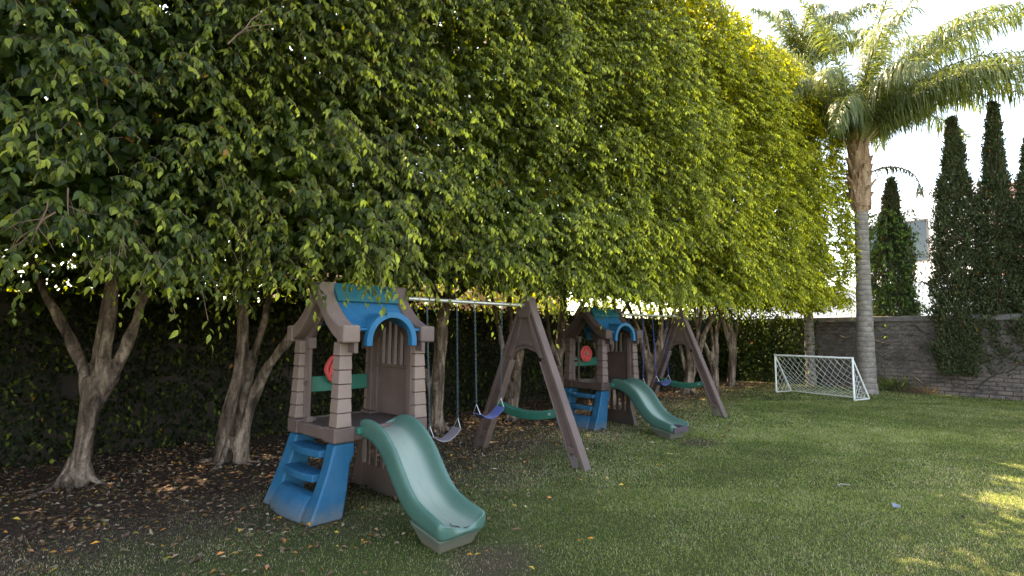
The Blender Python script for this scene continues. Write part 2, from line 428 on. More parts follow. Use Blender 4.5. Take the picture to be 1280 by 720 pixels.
# ------------------------------------------------------------------ leaf machinery
LEAF_N = np.array([(0, 0, 0), (.28, .22, .04), (.28, 0, 0), (.28, -.22, .04), (.62, .19, -.01), (.62, 0, -.06), (.62, -.19, -.01), (1, 0, -.24)])
LEAF_NF = np.array([(0, 2, 1), (0, 3, 2), (1, 2, 5), (1, 5, 4), (2, 3, 6), (2, 6, 5), (4, 5, 7), (5, 6, 7)])
LEAF_F = np.array([(0, 0, 0), (.42, .25, .05), (.45, 0, -.02), (.42, -.25, .05), (1, 0, -.2)])
LEAF_FF = np.array([(0, 2, 1), (0, 3, 2), (1, 2, 4), (2, 3, 4)])
LEAF_C = np.array([(0, 0, 0), (.45, .3, .0), (.45, -.3, .0), (1, 0, -.1)])
LEAF_CF = np.array([(0, 2, 1), (1, 2, 3)])
def leaves(P, D, Nn, L, col, tmpl, faces):
    """one leaf per row: base P, direction D, face normal Nn, length L, colour col -> verts, tris, face colours"""
    D = nrm(D); S = nrm(np.cross(Nn, D)); Nn = nrm(np.cross(D, S))
    k = len(tmpl)
    V = (P[:, None, :] + L[:, None, None] * (tmpl[None, :, 0:1] * D[:, None, :] + tmpl[None, :, 1:2] * S[:, None, :] + tmpl[None, :, 2:3] * Nn[:, None, :]))
    F = faces[None] + (np.arange(len(P)) * k)[:, None, None]
    return V.reshape(-1, 3), F.reshape(-1, 3), np.repeat(col, len(faces), 0)
class Bag:
    def __init__(s): s.v, s.f, s.c, s.n = [], [], [], 0
    def add(s, v, f, c):
        s.v.append(v); s.f.append(f + s.n); s.c.append(c); s.n += len(v)
    def mesh(s, name, mat, parent=None, origin=None):
        return fast_mesh(name, np.concatenate(s.v), np.concatenate(s.f), mat, parent, np.concatenate(s.c), origin=origin)
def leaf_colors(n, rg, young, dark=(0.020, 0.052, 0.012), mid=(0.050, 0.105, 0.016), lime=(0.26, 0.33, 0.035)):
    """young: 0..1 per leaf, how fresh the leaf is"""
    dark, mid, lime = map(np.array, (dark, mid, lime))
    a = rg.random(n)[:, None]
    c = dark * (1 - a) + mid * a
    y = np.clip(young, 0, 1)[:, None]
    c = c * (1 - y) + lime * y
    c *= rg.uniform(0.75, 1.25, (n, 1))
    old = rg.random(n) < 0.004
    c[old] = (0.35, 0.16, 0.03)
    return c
UP = np.array([0, 0, 1.0])
N3 = np.array([N2[0], N2[1], 0]); T3 = np.array([T2[0], T2[1], 0])

def twigs(bag, P, out, rg, L, per, size, droop, young_tip, tm, tf, vis_young=1.0, stems=None, pal={}):
    """drooping twigs: P base, out direction (unit)"""
    n = len(P)
    if n == 0: return
    d = nrm(out + rg.normal(0, .45, (n, 3)) + UP * 0.15)
    Ls = L * rg.uniform(.6, 1.25, n)
    s = (np.arange(per) + .6) / per
    s = np.clip(s[None, :] + rg.uniform(-.04, .04, (n, per)), .05, 1)
    pts = P[:, None, :] + d[:, None, :] * (Ls[:, None] * s)[..., None]
    pts[..., 2] -= droop * Ls[:, None] * s ** 1.8
    if stems is not None: stems.append((P, pts))
    tang = d[:, None, :] - UP * (droop * 1.8 * s ** .8)[..., None]
    tang = nrm(tang)
    side = nrm(np.cross(tang, UP + np.zeros_like(tang)))
    sgn = np.where(np.arange(per) % 2 == 0, 1., -1.)[None, :, None]
    ld = tang * .35 + side * sgn * rg.uniform(.25, .8, (n, per, 1)) - UP * rg.uniform(.35, 1.25, (n, per, 1)) + rg.normal(0, .22, (n, per, 3))
    ln = out[:, None, :] * .6 + UP * .55 + side * sgn * .35 + rg.normal(0, .38, (n, per, 3))
    sz = size * rg.uniform(.78, 1.15, (n, 1)) * rg.uniform(.55, 1.22, (n, per)) * np.where(s > .9, .8, 1)
    tw_y = rg.random(n)[:, None]
    yg = young_tip[:, None] * np.clip((s - .4) * 1.8, 0, 1) * (0.15 + 1.15 * tw_y ** 1.6) + rg.normal(0, .07, (n, per))
    yg = np.clip(yg, 0, 1) * vis_young
    col = leaf_colors(n * per, rg, yg.ravel(), **pal)
    v, f, c = leaves(pts.reshape(-1, 3), ld.reshape(-1, 3), ln.reshape(-1, 3), sz.ravel(), col, tm, tf)
    bag.add(v, f, c)

# ------------------------------------------------------------------ the ficus row
HEDGE_TOP = 8.65
FACE_N = -4.5
def bottom_z(t): return np.interp(t, [-6, 0, 2.2, 3.2, 5, 8, 18], [1.95, 1.93, 1.98, 2.02, 2.03, 2.1, 2.42])
TREES = [(-2.6, -7.0), (0.85, -7.02), (2.30, -7.08), (5.27, -6.99), (6.95, -7.0), (8.35, -7.05), (9.9, -6.95), (11.6, -7.1), (13.4, -7.0), (14.8, -6.9), (16.2, -7.03)]
bounds = [-9.0] + [(a[0] + b[0]) / 2 for a, b in zip(TREES, TREES[1:])] + [18.25]
def bulge(t):
    """each crown swells between its two seams"""
    b = np.array(bounds); i = np.clip(np.searchsorted(b, t) - 1, 0, len(TREES) - 1)
    w = (t - b[i]) / (b[i + 1] - b[i]); w = np.clip(w, 0, 1)
    wid = b[i + 1] - b[i]
    return (np.sin(np.pi * w) ** .6 - .75) * np.minimum(.42, .2 * wid)
def face_n(t, z):
    P = np.stack([t, z, np.zeros_like(t)], -1)
    top = np.clip((z - 7.6) / 1.1, 0, 1.3) ** 2 * .35
    end = np.clip((t - 16.9) / 1.3, 0, 1.2) ** 2 * .5
    k = np.interp(t, [0, 8, 14], [1.0, .8, .5])
    return (FACE_N + bulge(t) * k + k * (.34 * noise3(P, .75, 21) + .24 * noise3(P, 1.9, 22)) + .10 * noise3(P, 4.3, 23) - top - end + np.interp(t, [11, 16.5], [0, .42]))

def project_vis(P, m=70):
    x, y, d = proj(P)
    return (d > .3) & (x > -m) & (x < 1280 + m) & (y > -m) & (y < 720 + m), d

def make_crown(i, root, rg):
    t0, t1 = bounds[i], bounds[i + 1]
    bag = Bag(); stems = []
    tc = .5 * (t0 + t1)
    yt = np.interp(tc, [-2, 1, 3, 6, 10, 14, 17], [.5, .6, 1.05, 1.35, 1.45, 1.45, 1.4])  # lime share rises along the row, painting in the far face's glow
    far = float(np.interp(tc, [0, 6, 12, 17], [0, .3, .85, 1.0]))  # palette runs from dark to bright along the row, in place of light
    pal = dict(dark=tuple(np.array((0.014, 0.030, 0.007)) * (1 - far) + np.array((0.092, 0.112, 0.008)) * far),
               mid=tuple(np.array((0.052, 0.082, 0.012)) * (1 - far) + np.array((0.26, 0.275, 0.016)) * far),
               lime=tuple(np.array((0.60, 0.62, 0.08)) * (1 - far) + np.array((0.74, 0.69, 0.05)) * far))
    ext = .25
    def place(t, n, z): return hxn(t, n, z)
    # --- visible lawn-side shell
    A = (t1 - t0 + 2 * ext) * (HEDGE_TOP - 1.7)
    nT = int(A * 210)
    t = rg.uniform(t0 - ext, t1 + ext, nT); z = rg.uniform(1.75, HEDGE_TOP, nT)
    if i == len(TREES) - 1: t = np.minimum(t, 18.25)
    fz = bottom_z(t) + .16 * noise3(np.stack([t, t * 0, t * 0], -1), 2.2, 31) + .1 * noise3(np.stack([t, t * 0, t * 0], -1), 6, 32)
    dep = rg.exponential(.22, nT); dep = np.minimum(dep, 1.1)
    n = face_n(t, z) - dep
    P = place(t, n, z)
    keep = (z > fz + .12)
    gap = noise3(np.stack([t, z, n * 1.6], -1), 2.4, 41) + .5 * noise3(np.stack([t, z, n], -1), 5.5, 42)
    keep &= (gap > -.26) | (dep > .55)
    vis, d = project_vis(P)
    near = vis & (d < 6.2); mid = vis & (d >= 6.2)
    out = np.tile(nrm(N3 + UP * .1), (nT, 1)) + T3 * rg.normal(0, .3, (nT, 1))
    out = nrm(out)
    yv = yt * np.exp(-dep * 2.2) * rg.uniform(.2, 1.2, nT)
    # near: finely modelled leaves
    k = keep & near
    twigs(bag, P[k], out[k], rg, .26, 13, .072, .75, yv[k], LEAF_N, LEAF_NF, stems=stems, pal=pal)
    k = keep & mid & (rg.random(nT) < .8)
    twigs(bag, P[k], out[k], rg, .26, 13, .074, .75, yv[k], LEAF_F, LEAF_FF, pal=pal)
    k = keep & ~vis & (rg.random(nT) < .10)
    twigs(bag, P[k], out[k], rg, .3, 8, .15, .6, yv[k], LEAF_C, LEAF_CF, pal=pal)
    # --- hanging sprays along the lower lawn-side edge
    m = int((t1 - t0) * 34)
    t = rg.uniform(t0, t1, m); z = bottom_z(t) + rg.uniform(.02, .4, m)
    P = place(t, face_n(t, z) - rg.uniform(-.12, .9, m), z)
    vis, d = project_vis(P)
    o = nrm(N3 + T3 * rg.normal(0, .6, (m, 1)))
    kk = vis & (d < 7)
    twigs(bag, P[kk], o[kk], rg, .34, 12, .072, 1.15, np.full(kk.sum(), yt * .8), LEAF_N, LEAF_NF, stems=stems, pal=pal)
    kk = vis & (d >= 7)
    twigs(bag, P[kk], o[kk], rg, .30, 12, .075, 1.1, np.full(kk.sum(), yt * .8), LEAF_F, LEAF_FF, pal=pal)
    # --- inner layer and volume (older, larger spread of leaves)
    def coarse(t, n, z, size, o, y=0.0):
        q = len(t); P = place(t, n, z)
        D = rg.normal(0, .6, (q, 3)) - UP * .5
        Nn = o + rg.normal(0, .5, (q, 3))
        col = leaf_colors(q, rg, np.full(q, y) * rg.random(q), **pal)
        v, f, c = leaves(P, D, Nn, size * rg.uniform(.7, 1.3, q), col, LEAF_C, LEAF_CF); bag.add(v, f, c)
    W = t1 - t0
    q = int(W * 5.8 * (950 if t0 < 8 else 600)); t = rg.uniform(t0 - .1, t1 + .1, q); z = rg.uniform(2.2, HEDGE_TOP - .2, q)
    coarse(t, face_n(t, z) - rg.uniform(.55, 1.3, q), z, .13, N3[None])
    q = int(W * 3.9 * 620); t = rg.uniform(t0 - .1, t1 + .1, q)     # roof of the row
    zt = HEDGE_TOP + .5 * float(tc < 7) - rg.exponential(.3, q) + .25 * noise3(np.stack([t, t * 0, t * 0], -1), 1.3, 51)  # near crowns raised out of view to lengthen their shadow on the lawn
    coarse(t, rg.uniform(-9.3, -4.75, q), zt, .15, UP[None], .9)
    q = int(W * 5.2 * (520 if t0 < 5.5 else 260)); t = rg.uniform(t0 - .1, t1 + .1, q); zb = 2.75 if t0 > 5.5 else 1.6     # far side
    coarse(t, -9.3 + rg.exponential(.35, q), rg.uniform(zb, HEDGE_TOP, q), .16, -N3[None])
    q = int(W * 3.2 * 300); t = rg.uniform(t0, t1, q); n = rg.uniform(-9.0, FACE_N - .5, q)          # underside
    zb = np.interp(n, [-9, -7, -5], [2.9 if t0 > 5.5 else 2.3, 2.9, 2.35]) + .2 * noise3(np.stack([t, n, t * 0], -1), 1.5, 61)
    coarse(t, n, zb + rg.exponential(.3, q), .12, -UP[None])
    q = int(W * 4 * 5 * 80); coarse(rg.uniform(t0, t1, q), rg.uniform(-9, -5.2, q), rg.uniform(2.9, HEDGE_TOP, q), .17, UP[None])
    # leafy crest seen against the sky
    m = int(W * 130)
    t = rg.uniform(t0, t1, m); n = rg.uniform(-6.6, -4.5, m)
    z = HEDGE_TOP - np.clip(n + 5.2, 0, 2) ** 2 * .45 + .22 * noise3(np.stack([t, n, t * 0], -1), 1.6, 52) - rg.exponential(.12, m)
    P = place(t, n, z); vis, d = project_vis(P)
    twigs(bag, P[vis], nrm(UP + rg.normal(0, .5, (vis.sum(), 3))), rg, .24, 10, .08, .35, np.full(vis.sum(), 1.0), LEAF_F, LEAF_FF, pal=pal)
    if i == len(TREES) - 1:                                     # far end of the row
        q = 1700; n = rg.uniform(-9, -4.9, q); z = rg.uniform(2.5, HEDGE_TOP, q)
        P = place(18.1 + .2 * noise3(np.stack([n, z, n * 0], -1), 1.5, 71) - rg.exponential(.2, q), n, z)
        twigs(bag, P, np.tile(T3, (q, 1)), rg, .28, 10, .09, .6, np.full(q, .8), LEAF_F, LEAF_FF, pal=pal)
    V = np.concatenate(bag.v); F = np.concatenate(bag.f); K = np.concatenate(bag.c)
    cen = V[F[:, 0]]
    keepf = np.ones(len(F), bool)
    wob = .75 + .5 * noise3(cen, 2.5, 99)
    for q0, rad in GAPS:      # openings through which the sun reaches the ground
        w = cen - q0; along = w @ SV; dist = np.linalg.norm(w - along[:, None] * SV, axis=1)
        keepf &= ~(dist < rad * wob)
    bag.v, bag.f, bag.c = [V], [F[keepf]], [K[keepf]]
    o = bag.mesh('crown', M['ficus_leaf'], root, origin=tuple(root.location))
    # thin stems in the near crowns
    if stems:
        mb_v, mb_f, nn = [], [], 0
        for Pb, pts in stems:
            sel = rg.random(len(Pb)) < .55
            Pb = Pb[sel]; pts = pts[sel]
            if len(Pb) == 0: continue
            path = np.concatenate([(Pb - N3 * .12)[:, None], Pb[:, None], pts[:, 4::4]], 1)
            k = path.shape[1]
            offs = np.array([(0.0025, 0, 0), (-.0012, 0, .002), (-.0012, 0, -.002)])
            V = path[:, :, None, :] + offs[None, None]
            V = V.reshape(len(Pb), k * 3, 3)
            fs = []
            for j in range(k - 1):
                for q in range(3):
                    A0, B0 = j * 3 + q, j * 3 + (q + 1) % 3
                    fs += [(A0, B0, B0 + 3), (A0, B0 + 3, A0 + 3)]
            fs = np.array(fs)
            mb_f.append((fs[None] + (np.arange(len(Pb)) * k * 3)[:, None, None]).reshape(-1, 3) + nn)
            mb_v.append(V.reshape(-1, 3)); nn += len(Pb) * k * 3
        if mb_v:
            fast_mesh('twigs', np.concatenate(mb_v), np.concatenate(mb_f), M['twig'], root, origin=tuple(root.location))
    return o

def organic(name, paths, mat, parent, voxel=.02, disp=.02, seed=0, smooth_it=3, slim=.68):
    """paths: list of (points, radii); merged into one skin by a voxel remesh, then knotted"""
    mb = MB()
    for pts, rad in paths:
        # resample with a soft curve
        P = [Vector(p) for p in pts]; Q = []; rr = []
        for k in range(len(P) - 1):
            p0 = P[max(k - 1, 0)]; p1 = P[k]; p2 = P[k + 1]; p3 = P[min(k + 2, len(P) - 1)]
            for j in range(4):
                u = j / 4
                Q.append(.5 * ((2 * p1) + (p2 - p0) * u + (2 * p0 - 5 * p1 + 4 * p2 - p3) * u * u + (3 * p1 - p0 - 3 * p2 + p3) * u ** 3))
                rr.append(slim * (rad[k] * (1 - u) + rad[k + 1] * u))
        Q.append(P[-1]); rr.append(slim * rad[-1])
        mb.tube(Q, rr, 12)
    bmesh.ops.recalc_face_normals(mb.bm, faces=mb.bm.faces[:])
    me = bpy.data.meshes.new('tmp'); mb.bm.to_mesh(me); mb.bm.free()
    ob = bpy.data.objects.new('tmp', me); C.objects.link(ob)
    rm = ob.modifiers.new('r', 'REMESH'); rm.mode = 'VOXEL'; rm.voxel_size = voxel
    sm = ob.modifiers.new('s', 'SMOOTH'); sm.iterations = smooth_it; sm.factor = .5
    dg = bpy.context.evaluated_depsgraph_get(); ev = ob.evaluated_get(dg)
    m2 = bpy.data.meshes.new_from_object(ev)
    bpy.data.objects.remove(ob); bpy.data.meshes.remove(me)
    nv = len(m2.vertices); co = np.empty(nv * 3, np.float32); m2.vertices.foreach_get('co', co); co = co.reshape(-1, 3)
    no = np.empty(nv * 3, np.float32); m2.vertices.foreach_get('normal', no); no = no.reshape(-1, 3)
    h = disp * (noise3(co * np.array([1, 1, .32]), 11, seed) * 1.0 + .6 * noise3(co * np.array([1, 1, .5]), 4.5, seed + 1) + .35 * noise3(co * np.array([1, 1, .4]), 24, seed + 2))
    co = co + no * h[:, None]
    m2.vertices.foreach_set('co', co.ravel()); m2.polygons.foreach_set('use_smooth', [True] * len(m2.polygons)); m2.update()
    m2.name = name; m2.materials.clear()
    return link_mesh(name, m2, mat, parent)

def roots(rd, r0, k, ln):
    out = []
    for j in range(k):
        a = 2 * math.pi * j / k + rd.uniform(-.4, .4)
        L = ln * rd.uniform(.5, 1.2)
        out.append(([(0.05 * math.cos(a), .05 * math.sin(a), .3), (r0 * .75 * math.cos(a), r0 * .75 * math.sin(a), .09), (r0 * 1.5 * math.cos(a + .1), r0 * 1.5 * math.sin(a + .1), .015),
                     ((r0 + L) * math.cos(a + .2), (r0 + L) * math.sin(a + .2), -.035)], [r0 * .40, r0 * .34, r0 * .20, .014]))
    return out
SV = np.array(sv)
GAPS = [(np.array(at(px, py)), rr) for px, py, rr in ((205, 613, .13), (228, 611, .09), (250, 601, .07), (55, 652, .08), (335, 573, .09), (372, 566, .06), (640, 545, .08), (612, 552, .07), (655, 520, .09),
        (835, 489, .17), (868, 484, .2), (905, 487, .15), (815, 478, .15), (935, 484, .18), (850, 476, .15), (738, 507, .1), (690, 532, .09), (765, 553, .06), (880, 500, .1), (985, 484, .15),
        (1264, 628, .32), (1275, 583, .22), (1264, 600, .14), (1272, 519, .4), (1235, 517, .2))]
SPEC = {
 1: [([(0, 0, -.05), (.0, 0, .12), (.05, 0, .5), (.12, 0, 1.08)], [.21, .175, .150, .165]),
     ([(.06, 0, .8), (-.08, .05, 1.2), (-.33, .08, 1.62), (-.62, .05, 2.15), (-.95, .1, 2.9), (-1.2, .3, 4.0)], [.11, .085, .075, .06, .05, .03]),
     ([(.05, .08, .8), (.0, .16, 1.3), (.02, .22, 2.0), (.1, .3, 3.2), (.1, .5, 4.6)], [.11, .085, .075, .06, .04]),
     ([(.13, 0, .9), (.19, 0, 1.35), (.27, -.02, 2.0), (.38, 0, 3.1), (.5, .3, 4.6)], [.13, .105, .09, .07, .04]),
     ([(.10, 0, .75), (.30, .05, 1.2), (.50, 0, 1.7), (.73, -.1, 2.25), (1.0, -.1, 3.0), (1.3, 0, 4)], [.13, .10, .08, .062, .05, .03])],
 2: [([(-.10, 0, -.05), (-.08, 0, .15), (-.04, 0, .6), (.04, .08, 1.2), (.0, .1, 2.0), (-.1, .2, 3.2)], [.22, .18, .15, .13, .10, .06]),
     ([(.16, -.06, -.05), (.15, -.05, .2), (.2, 0, .6), (.4, 0, 1.12), (.75, -.02, 1.6), (1.08, 0, 2.1), (1.45, 0, 3.0)], [.18, .14, .115, .095, .075, .06, .04]),
     ([(.02, .1, .3), (.1, .15, 1.0), (.28, .2, 1.9), (.4, .25, 3)], [.1, .09, .07, .05])],
 3: [([(0, 0, -.05), (0, 0, .15), (.02, 0, .8), (.07, 0, 1.6), (.11, 0, 2.1)], [.21, .165, .15, .135, .13]),
     ([(.1, 0, 1.9), (-.15, 0, 2.4), (-.5, .1, 3.0), (-.8, .2, 4)], [.09, .075, .06, .04]),
     ([(.1, 0, 1.9), (.2, .1, 2.6), (.2, .1, 4)], [.1, .08, .05]),
     ([(.1, 0, 1.95), (.45, 0, 2.3), (.9, 0, 2.75), (1.2, 0, 3.6)], [.08, .07, .06, .04]),
     ([(-.03, -.02, .5), (-.13, -.05, .8), (-.15, -.06, .98)], [.08, .06, .05])],
 4: [([(0, 0, -.05), (.0, 0, .4)], [.2, .14]),
     ([(-.05, 0, .2), (-.12, 0, 1.0), (-.25, 0, 1.7), (-.42, 0, 2.4), (-.6, 0, 3.4)], [.1, .075, .065, .055, .04]),
     ([(0, 0, .2), (.02, .1, 1.1), (-.06, .1, 2.2), (-.1, .1, 3.4)], [.1, .07, .06, .045]),
     ([(.05, 0, .2), (.14, 0, 1.0), (.2, 0, 1.8), (.34, 0, 2.6), (.5, 0, 3.6)], [.1, .08, .065, .055, .04]),
     ([(.02, 0, .7), (.2, -.1, 1.5), (.5, -.1, 2.3), (.8, 0, 3.2)], [.06, .055, .05, .035])],
 5: [([(0, 0, -.05), (0, 0, .15), (-.04, 0, 1.0), (.05, 0, 1.9), (.08, 0, 2.7), (.1, 0, 3.6)], [.22, .16, .13, .11, .09, .06]),
     ([(-.02, -.1, .9), (-.2, -.12, 1.4), (-.3, -.1, 2.2), (-.4, 0, 3.2)], [.08, .065, .055, .04]),
     ([(.02, 0, 1.2), (.25, -.1, 1.8), (.6, -.1, 2.4), (.9, 0, 3.2)], [.08, .07, .06, .04])],
}
LABELS = [
 'ficus tree whose crown fills the top left corner of the photo, trunk out of view',
 'ficus tree at far left with pale trunk forking into four slanting stems',
 'ficus tree with twin fused grey trunks just left of the nearer playhouse',
 'ficus tree with single straight trunk and a sawn stub right of the nearer playhouse',
 'ficus tree with thin fanned stems behind the grey and blue swings of the nearer set',
 'ficus tree with upright stems between the nearer A-frame and the farther playhouse',
 'ficus tree with branching stems directly behind the farther playhouse',
 'ficus tree with stems behind the blue-chained swings of the farther play set',
 'ficus tree with stems crossing right behind the farther A-frame',
 'ficus tree with leaning stem, second from the right end of the trimmed row',
 'ficus tree with short forked trunk at the right end of the trimmed row']
for i, (t, n) in enumerate(TREES):
    rd = random.Random(100 + i); rg = np.random.default_rng(200 + i)
    p = hx(t, n)
    root = empty('ficus_tree', p, 0, LABELS[i], 'tree', 'clipped ficus trees in a row along the lawn')
    if i in SPEC: paths = [([tuple(q) for q in a], b) for a, b in SPEC[i]]
    else:
        h = rd.uniform(.35, 1.1); r0 = rd.uniform(.14, .19); lean = rd.uniform(-.15, .15)
        paths = [([(0, 0, -.05), (0, 0, .15), (lean, 0, h + .1)], [r0 * 1.25, r0, r0 * .9])]
        for k in range(rd.choice([3, 4, 4])):
            f = (k - 1.4) / 1.6; g = rd.uniform(-.2, .2); b = rd.uniform(.06, .095)
            paths.append(([(lean * .8, 0, h - .2), (lean + f * .22, g * .5, h + .5), (lean + f * .5 + rd.uniform(-.12, .12), g, h + 1.15), (lean + f * .85 + rd.uniform(-.15, .15), g, 2.7), (lean + f * 1.1, g, 3.9)],
                          [b * 1.2, b, b * .85, b * .7, b * .45]))
    paths += roots(rd, paths[0][1][1], 7 if i < 4 else 5, .7 if i in (1, 2) else .35)
    tr = organic('trunk', paths, M['bark'], root, voxel=.018 if i in (1, 2, 3) else .026, disp=.014, seed=300 + 7 * i, slim=.59 if i in (1, 2) else .72)
    make_crown(i, root, rg)
# bare and reddish branches showing in the nearest crown
b1 = [o for o in C.objects if o.get('label') == LABELS[1]][0]
rd = random.Random(5)
mb = MB()
def branchlet(mb, p, d, L, r, depth):
    pts = [Vector(p)]; d = Vector(d).normalized()
    for k in range(5):
        d = (d + Vector((rd.uniform(-.25, .25), rd.uniform(-.25, .25), rd.uniform(-.25, .2)))).normalized()
        pts.append(pts[-1] + d * L / 5)
    mb.tube(pts, [r * (1 - .13 * k) for k in range(6)], 6)
    if depth:
        for k in range(3):
            q = pts[1 + k]; branchlet(mb, q, d + Vector((rd.uniform(-.9, .9), rd.uniform(-.5, .5), rd.uniform(-.9, .6))), L * .6, r * .55, depth - 1)
def on_face(px, py, off=0.0):
    a, b, c = px_ray(px, py); s = (FACE_N + off) / (a * N2[0] + b * N2[1])
    return Vector((a * s, b * s, EYE + c * s))
O1 = b1.location
for (px, py, d, L, r) in ((285, 55, (.8, 0, 1), .45, .006), (70, 265, (-.6, -.1, -.5), .35, .006), (85, 235, (.3, -.2, -1), .30, .005), (60, 250, (.2, 0, -1), .3, .004), (155, 290, (.1, 0, -1), .15, .004)):
    mb = MB(); branchlet(mb, on_face(px, py, .18) - O1, d, L, r, 1); mb.build('bare_branch', M['twig'], b1)

# ------------------------------------------------------------------ walls
def wall_mesh(name, A, B, h, th, mat, parent=None):
    A, B = Vector(A), Vector(B); d = (B - A).normalized(); L = (B - A).length; s = Vector((-d.y, d.x, 0)) * th / 2
    me = bpy.data.meshes.new(name)
    V = [A - s, B - s, B + s, A + s]; V = [v.copy() for v in V]; base = -.1
    vs = [(v.x, v.y, base) for v in V] + [(v.x, v.y, h) for v in V]
    fs = [(0, 1, 5, 4), (2, 3, 7, 6), (4, 5, 6, 7), (1, 2, 6, 5), (3, 0, 4, 7)]
    me.from_pydata(vs, [], fs); me.update()
    u = me.attributes.new('wall_uv', 'FLOAT_VECTOR', 'CORNER')
    for p in me.polygons:
        for li in p.loop_indices:
            co = me.vertices[me.loops[li].vertex_index].co
            u.data[li].vector = ((co - A).dot(d) , co.z if abs(p.normal.z) < .5 else co.z + (co - A).dot(s) , 0)
    return link_mesh(name, me, mat, parent)
wA = Vector((8.15, 19.05, 0)); wd = Vector((0.577, -0.817, 0)); wB = wA + wd * 17
wS = wA - wd * 2.6
w1 = empty('brick_wall', wS, 0, 'old painted brick garden wall behind the football goal and the palm', 'wall')
def local(o):   # put world-built part under a root placed at its base
    o.location = -o.parent.location
    return o
local(wall_mesh('brickwork', wS, wB, 1.93, .26, M['brick'], w1))
mb = MB()
ang = math.atan2(wd.y, wd.x)
mb.box(((wS + wB) / 2 - wS) + Vector((0, 0, 2.005)), (19.6, .34, .145), Matrix.Rotation(ang, 3, 'Z'))
mb.build('coping', M['coping'], w1, bevel=.012)
w2 = empty('garden_wall', hx(-8, -8.75), 0, 'shade-darkened brick boundary wall behind the ficus trunks, covered in creeper', 'wall')
local(wall_mesh('brickwork', hx(-8, -8.75), hx(19.9, -8.75), 2.0, .22, M['shade_wall'], w2))

# creeper on the back wall
bag = Bag(); rg = np.random.default_rng(31)
q = 52000; t = rg.uniform(-7.5, 19, q); z = rg.uniform(0.0, 2.3, q)
thin = noise3(np.stack([t, z, t * 0], -1), 1.1, 81); k = (thin > -.72) & ((t < 6) | (z < 2.12)); t, z = t[k], z[k]; q = len(t)
P = hxn(t, -8.55 + rg.exponential(.08, q) + .14 * noise3(np.stack([t, z, t * 0], -1), 1.6, 82), z)
vis, d = project_vis(P, 40); P = P[vis]; q = len(P)
col = leaf_colors(q, rg, np.clip(rg.normal(-.1, .2, q), 0, .5), dark=(.005, .009, .003), mid=(.012, .019, .005))  # greens lowered to put the canopy's shade into the leaf colour
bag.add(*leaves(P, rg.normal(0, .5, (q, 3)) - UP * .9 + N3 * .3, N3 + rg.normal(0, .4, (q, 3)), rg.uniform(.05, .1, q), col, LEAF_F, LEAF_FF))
ivy = bag.mesh('wall_creeper', M['ivy_leaf']); tag(ivy, 'dense shade-darkened green creeper covering the wall behind the ficus trunks', 'creeper')

bag = Bag(); q = 15000; s_ = rg.uniform(-2.4, 2.6, q); z = rg.uniform(0, 2.75, q)
k = rg.random(q) < np.clip(1.35 - np.clip(s_ + .2, 0, 3) * .38 - np.clip(z - 2, 0, 1) * 1.1, 0, 1); s_, z = s_[k], z[k]; q = len(z)
nw_ = np.array([-0.817, -0.577, 0])
P = np.array(wA)[None] + np.array(wd)[None] * s_[:, None] + nw_ * (.2 + rg.exponential(.16, q) + .25 * np.clip(noise3(np.stack([s_, z, z * 0], -1), 1.4, 85), 0, 1))[:, None]; P[:, 2] = z
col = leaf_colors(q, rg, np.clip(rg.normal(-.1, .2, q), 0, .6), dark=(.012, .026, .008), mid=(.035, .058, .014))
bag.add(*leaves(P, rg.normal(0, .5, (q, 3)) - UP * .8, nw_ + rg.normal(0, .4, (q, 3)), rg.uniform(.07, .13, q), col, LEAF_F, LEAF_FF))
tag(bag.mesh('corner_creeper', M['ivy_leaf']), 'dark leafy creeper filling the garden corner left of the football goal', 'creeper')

# sunlit bushes and a brick house over the back wall
bag = Bag()
q = 34000; t = rg.uniform(-8, 21, q); t[:16000] = rg.uniform(-9, 6, 16000); z = rg.uniform(.15, 1, q) * np.where(t < 6, 6.5, 4.9)
P = hxn(t, -10.6 + .5 * noise3(np.stack([t, z, t * 0], -1), .9, 83) - rg.exponential(.2, q), z)
col = leaf_colors(q, rg, rg.uniform(0, .9, q), dark=(.05, .09, .02), mid=(.12, .16, .03), lime=(.4, .42, .08))
bag.add(*leaves(P, rg.normal(0, .6, (q, 3)), N3 + UP + rg.normal(0, .6, (q, 3)), rg.uniform(.12, .2, q), col, LEAF_C, LEAF_CF))
tag(bag.mesh('neighbour_bush', M['ficus_leaf']), 'sunlit bushes glimpsed over the creeper-covered wall between the ficus stems', 'bush')

def house(name, c, size, rz, mat, label, windows, roof=True):
    r = empty(name, (c[0], c[1], 0), rz, label, 'house')
    MB().box((0, 0, size[2] / 2 - .1), size).build('wall', mat, r, bevel=.02)
    if roof: MB().box((0, 0, size[2] + .05), (size[0] + .3, size[1] + .3, .3)).build('roof', M['roof_tile'], r, bevel=.03)
    for (wx, wz, ww, wh) in windows:
        y = -size[1] / 2
        fr = MB(); t_ = .07
        fr.box((wx, y - .02, wz + wh / 2 + t_ / 2), (ww + 2 * t_, .1, t_)); fr.box((wx, y - .02, wz - wh / 2 - t_ / 2), (ww + 2 * t_, .1, t_))
        fr.box((wx - ww / 2 - t_ / 2, y - .02, wz), (t_, .1, wh)); fr.box((wx + ww / 2 + t_ / 2, y - .02, wz), (t_, .1, wh)); fr.box((wx, y - .02, wz), (t_ * .7, .07, wh))
        f = fr.build('window', M['coping'], r)
        MB().box((wx, y - .01, wz), (ww, .03, wh)).build('pane', M['glass'], f, smooth=False)
    return r
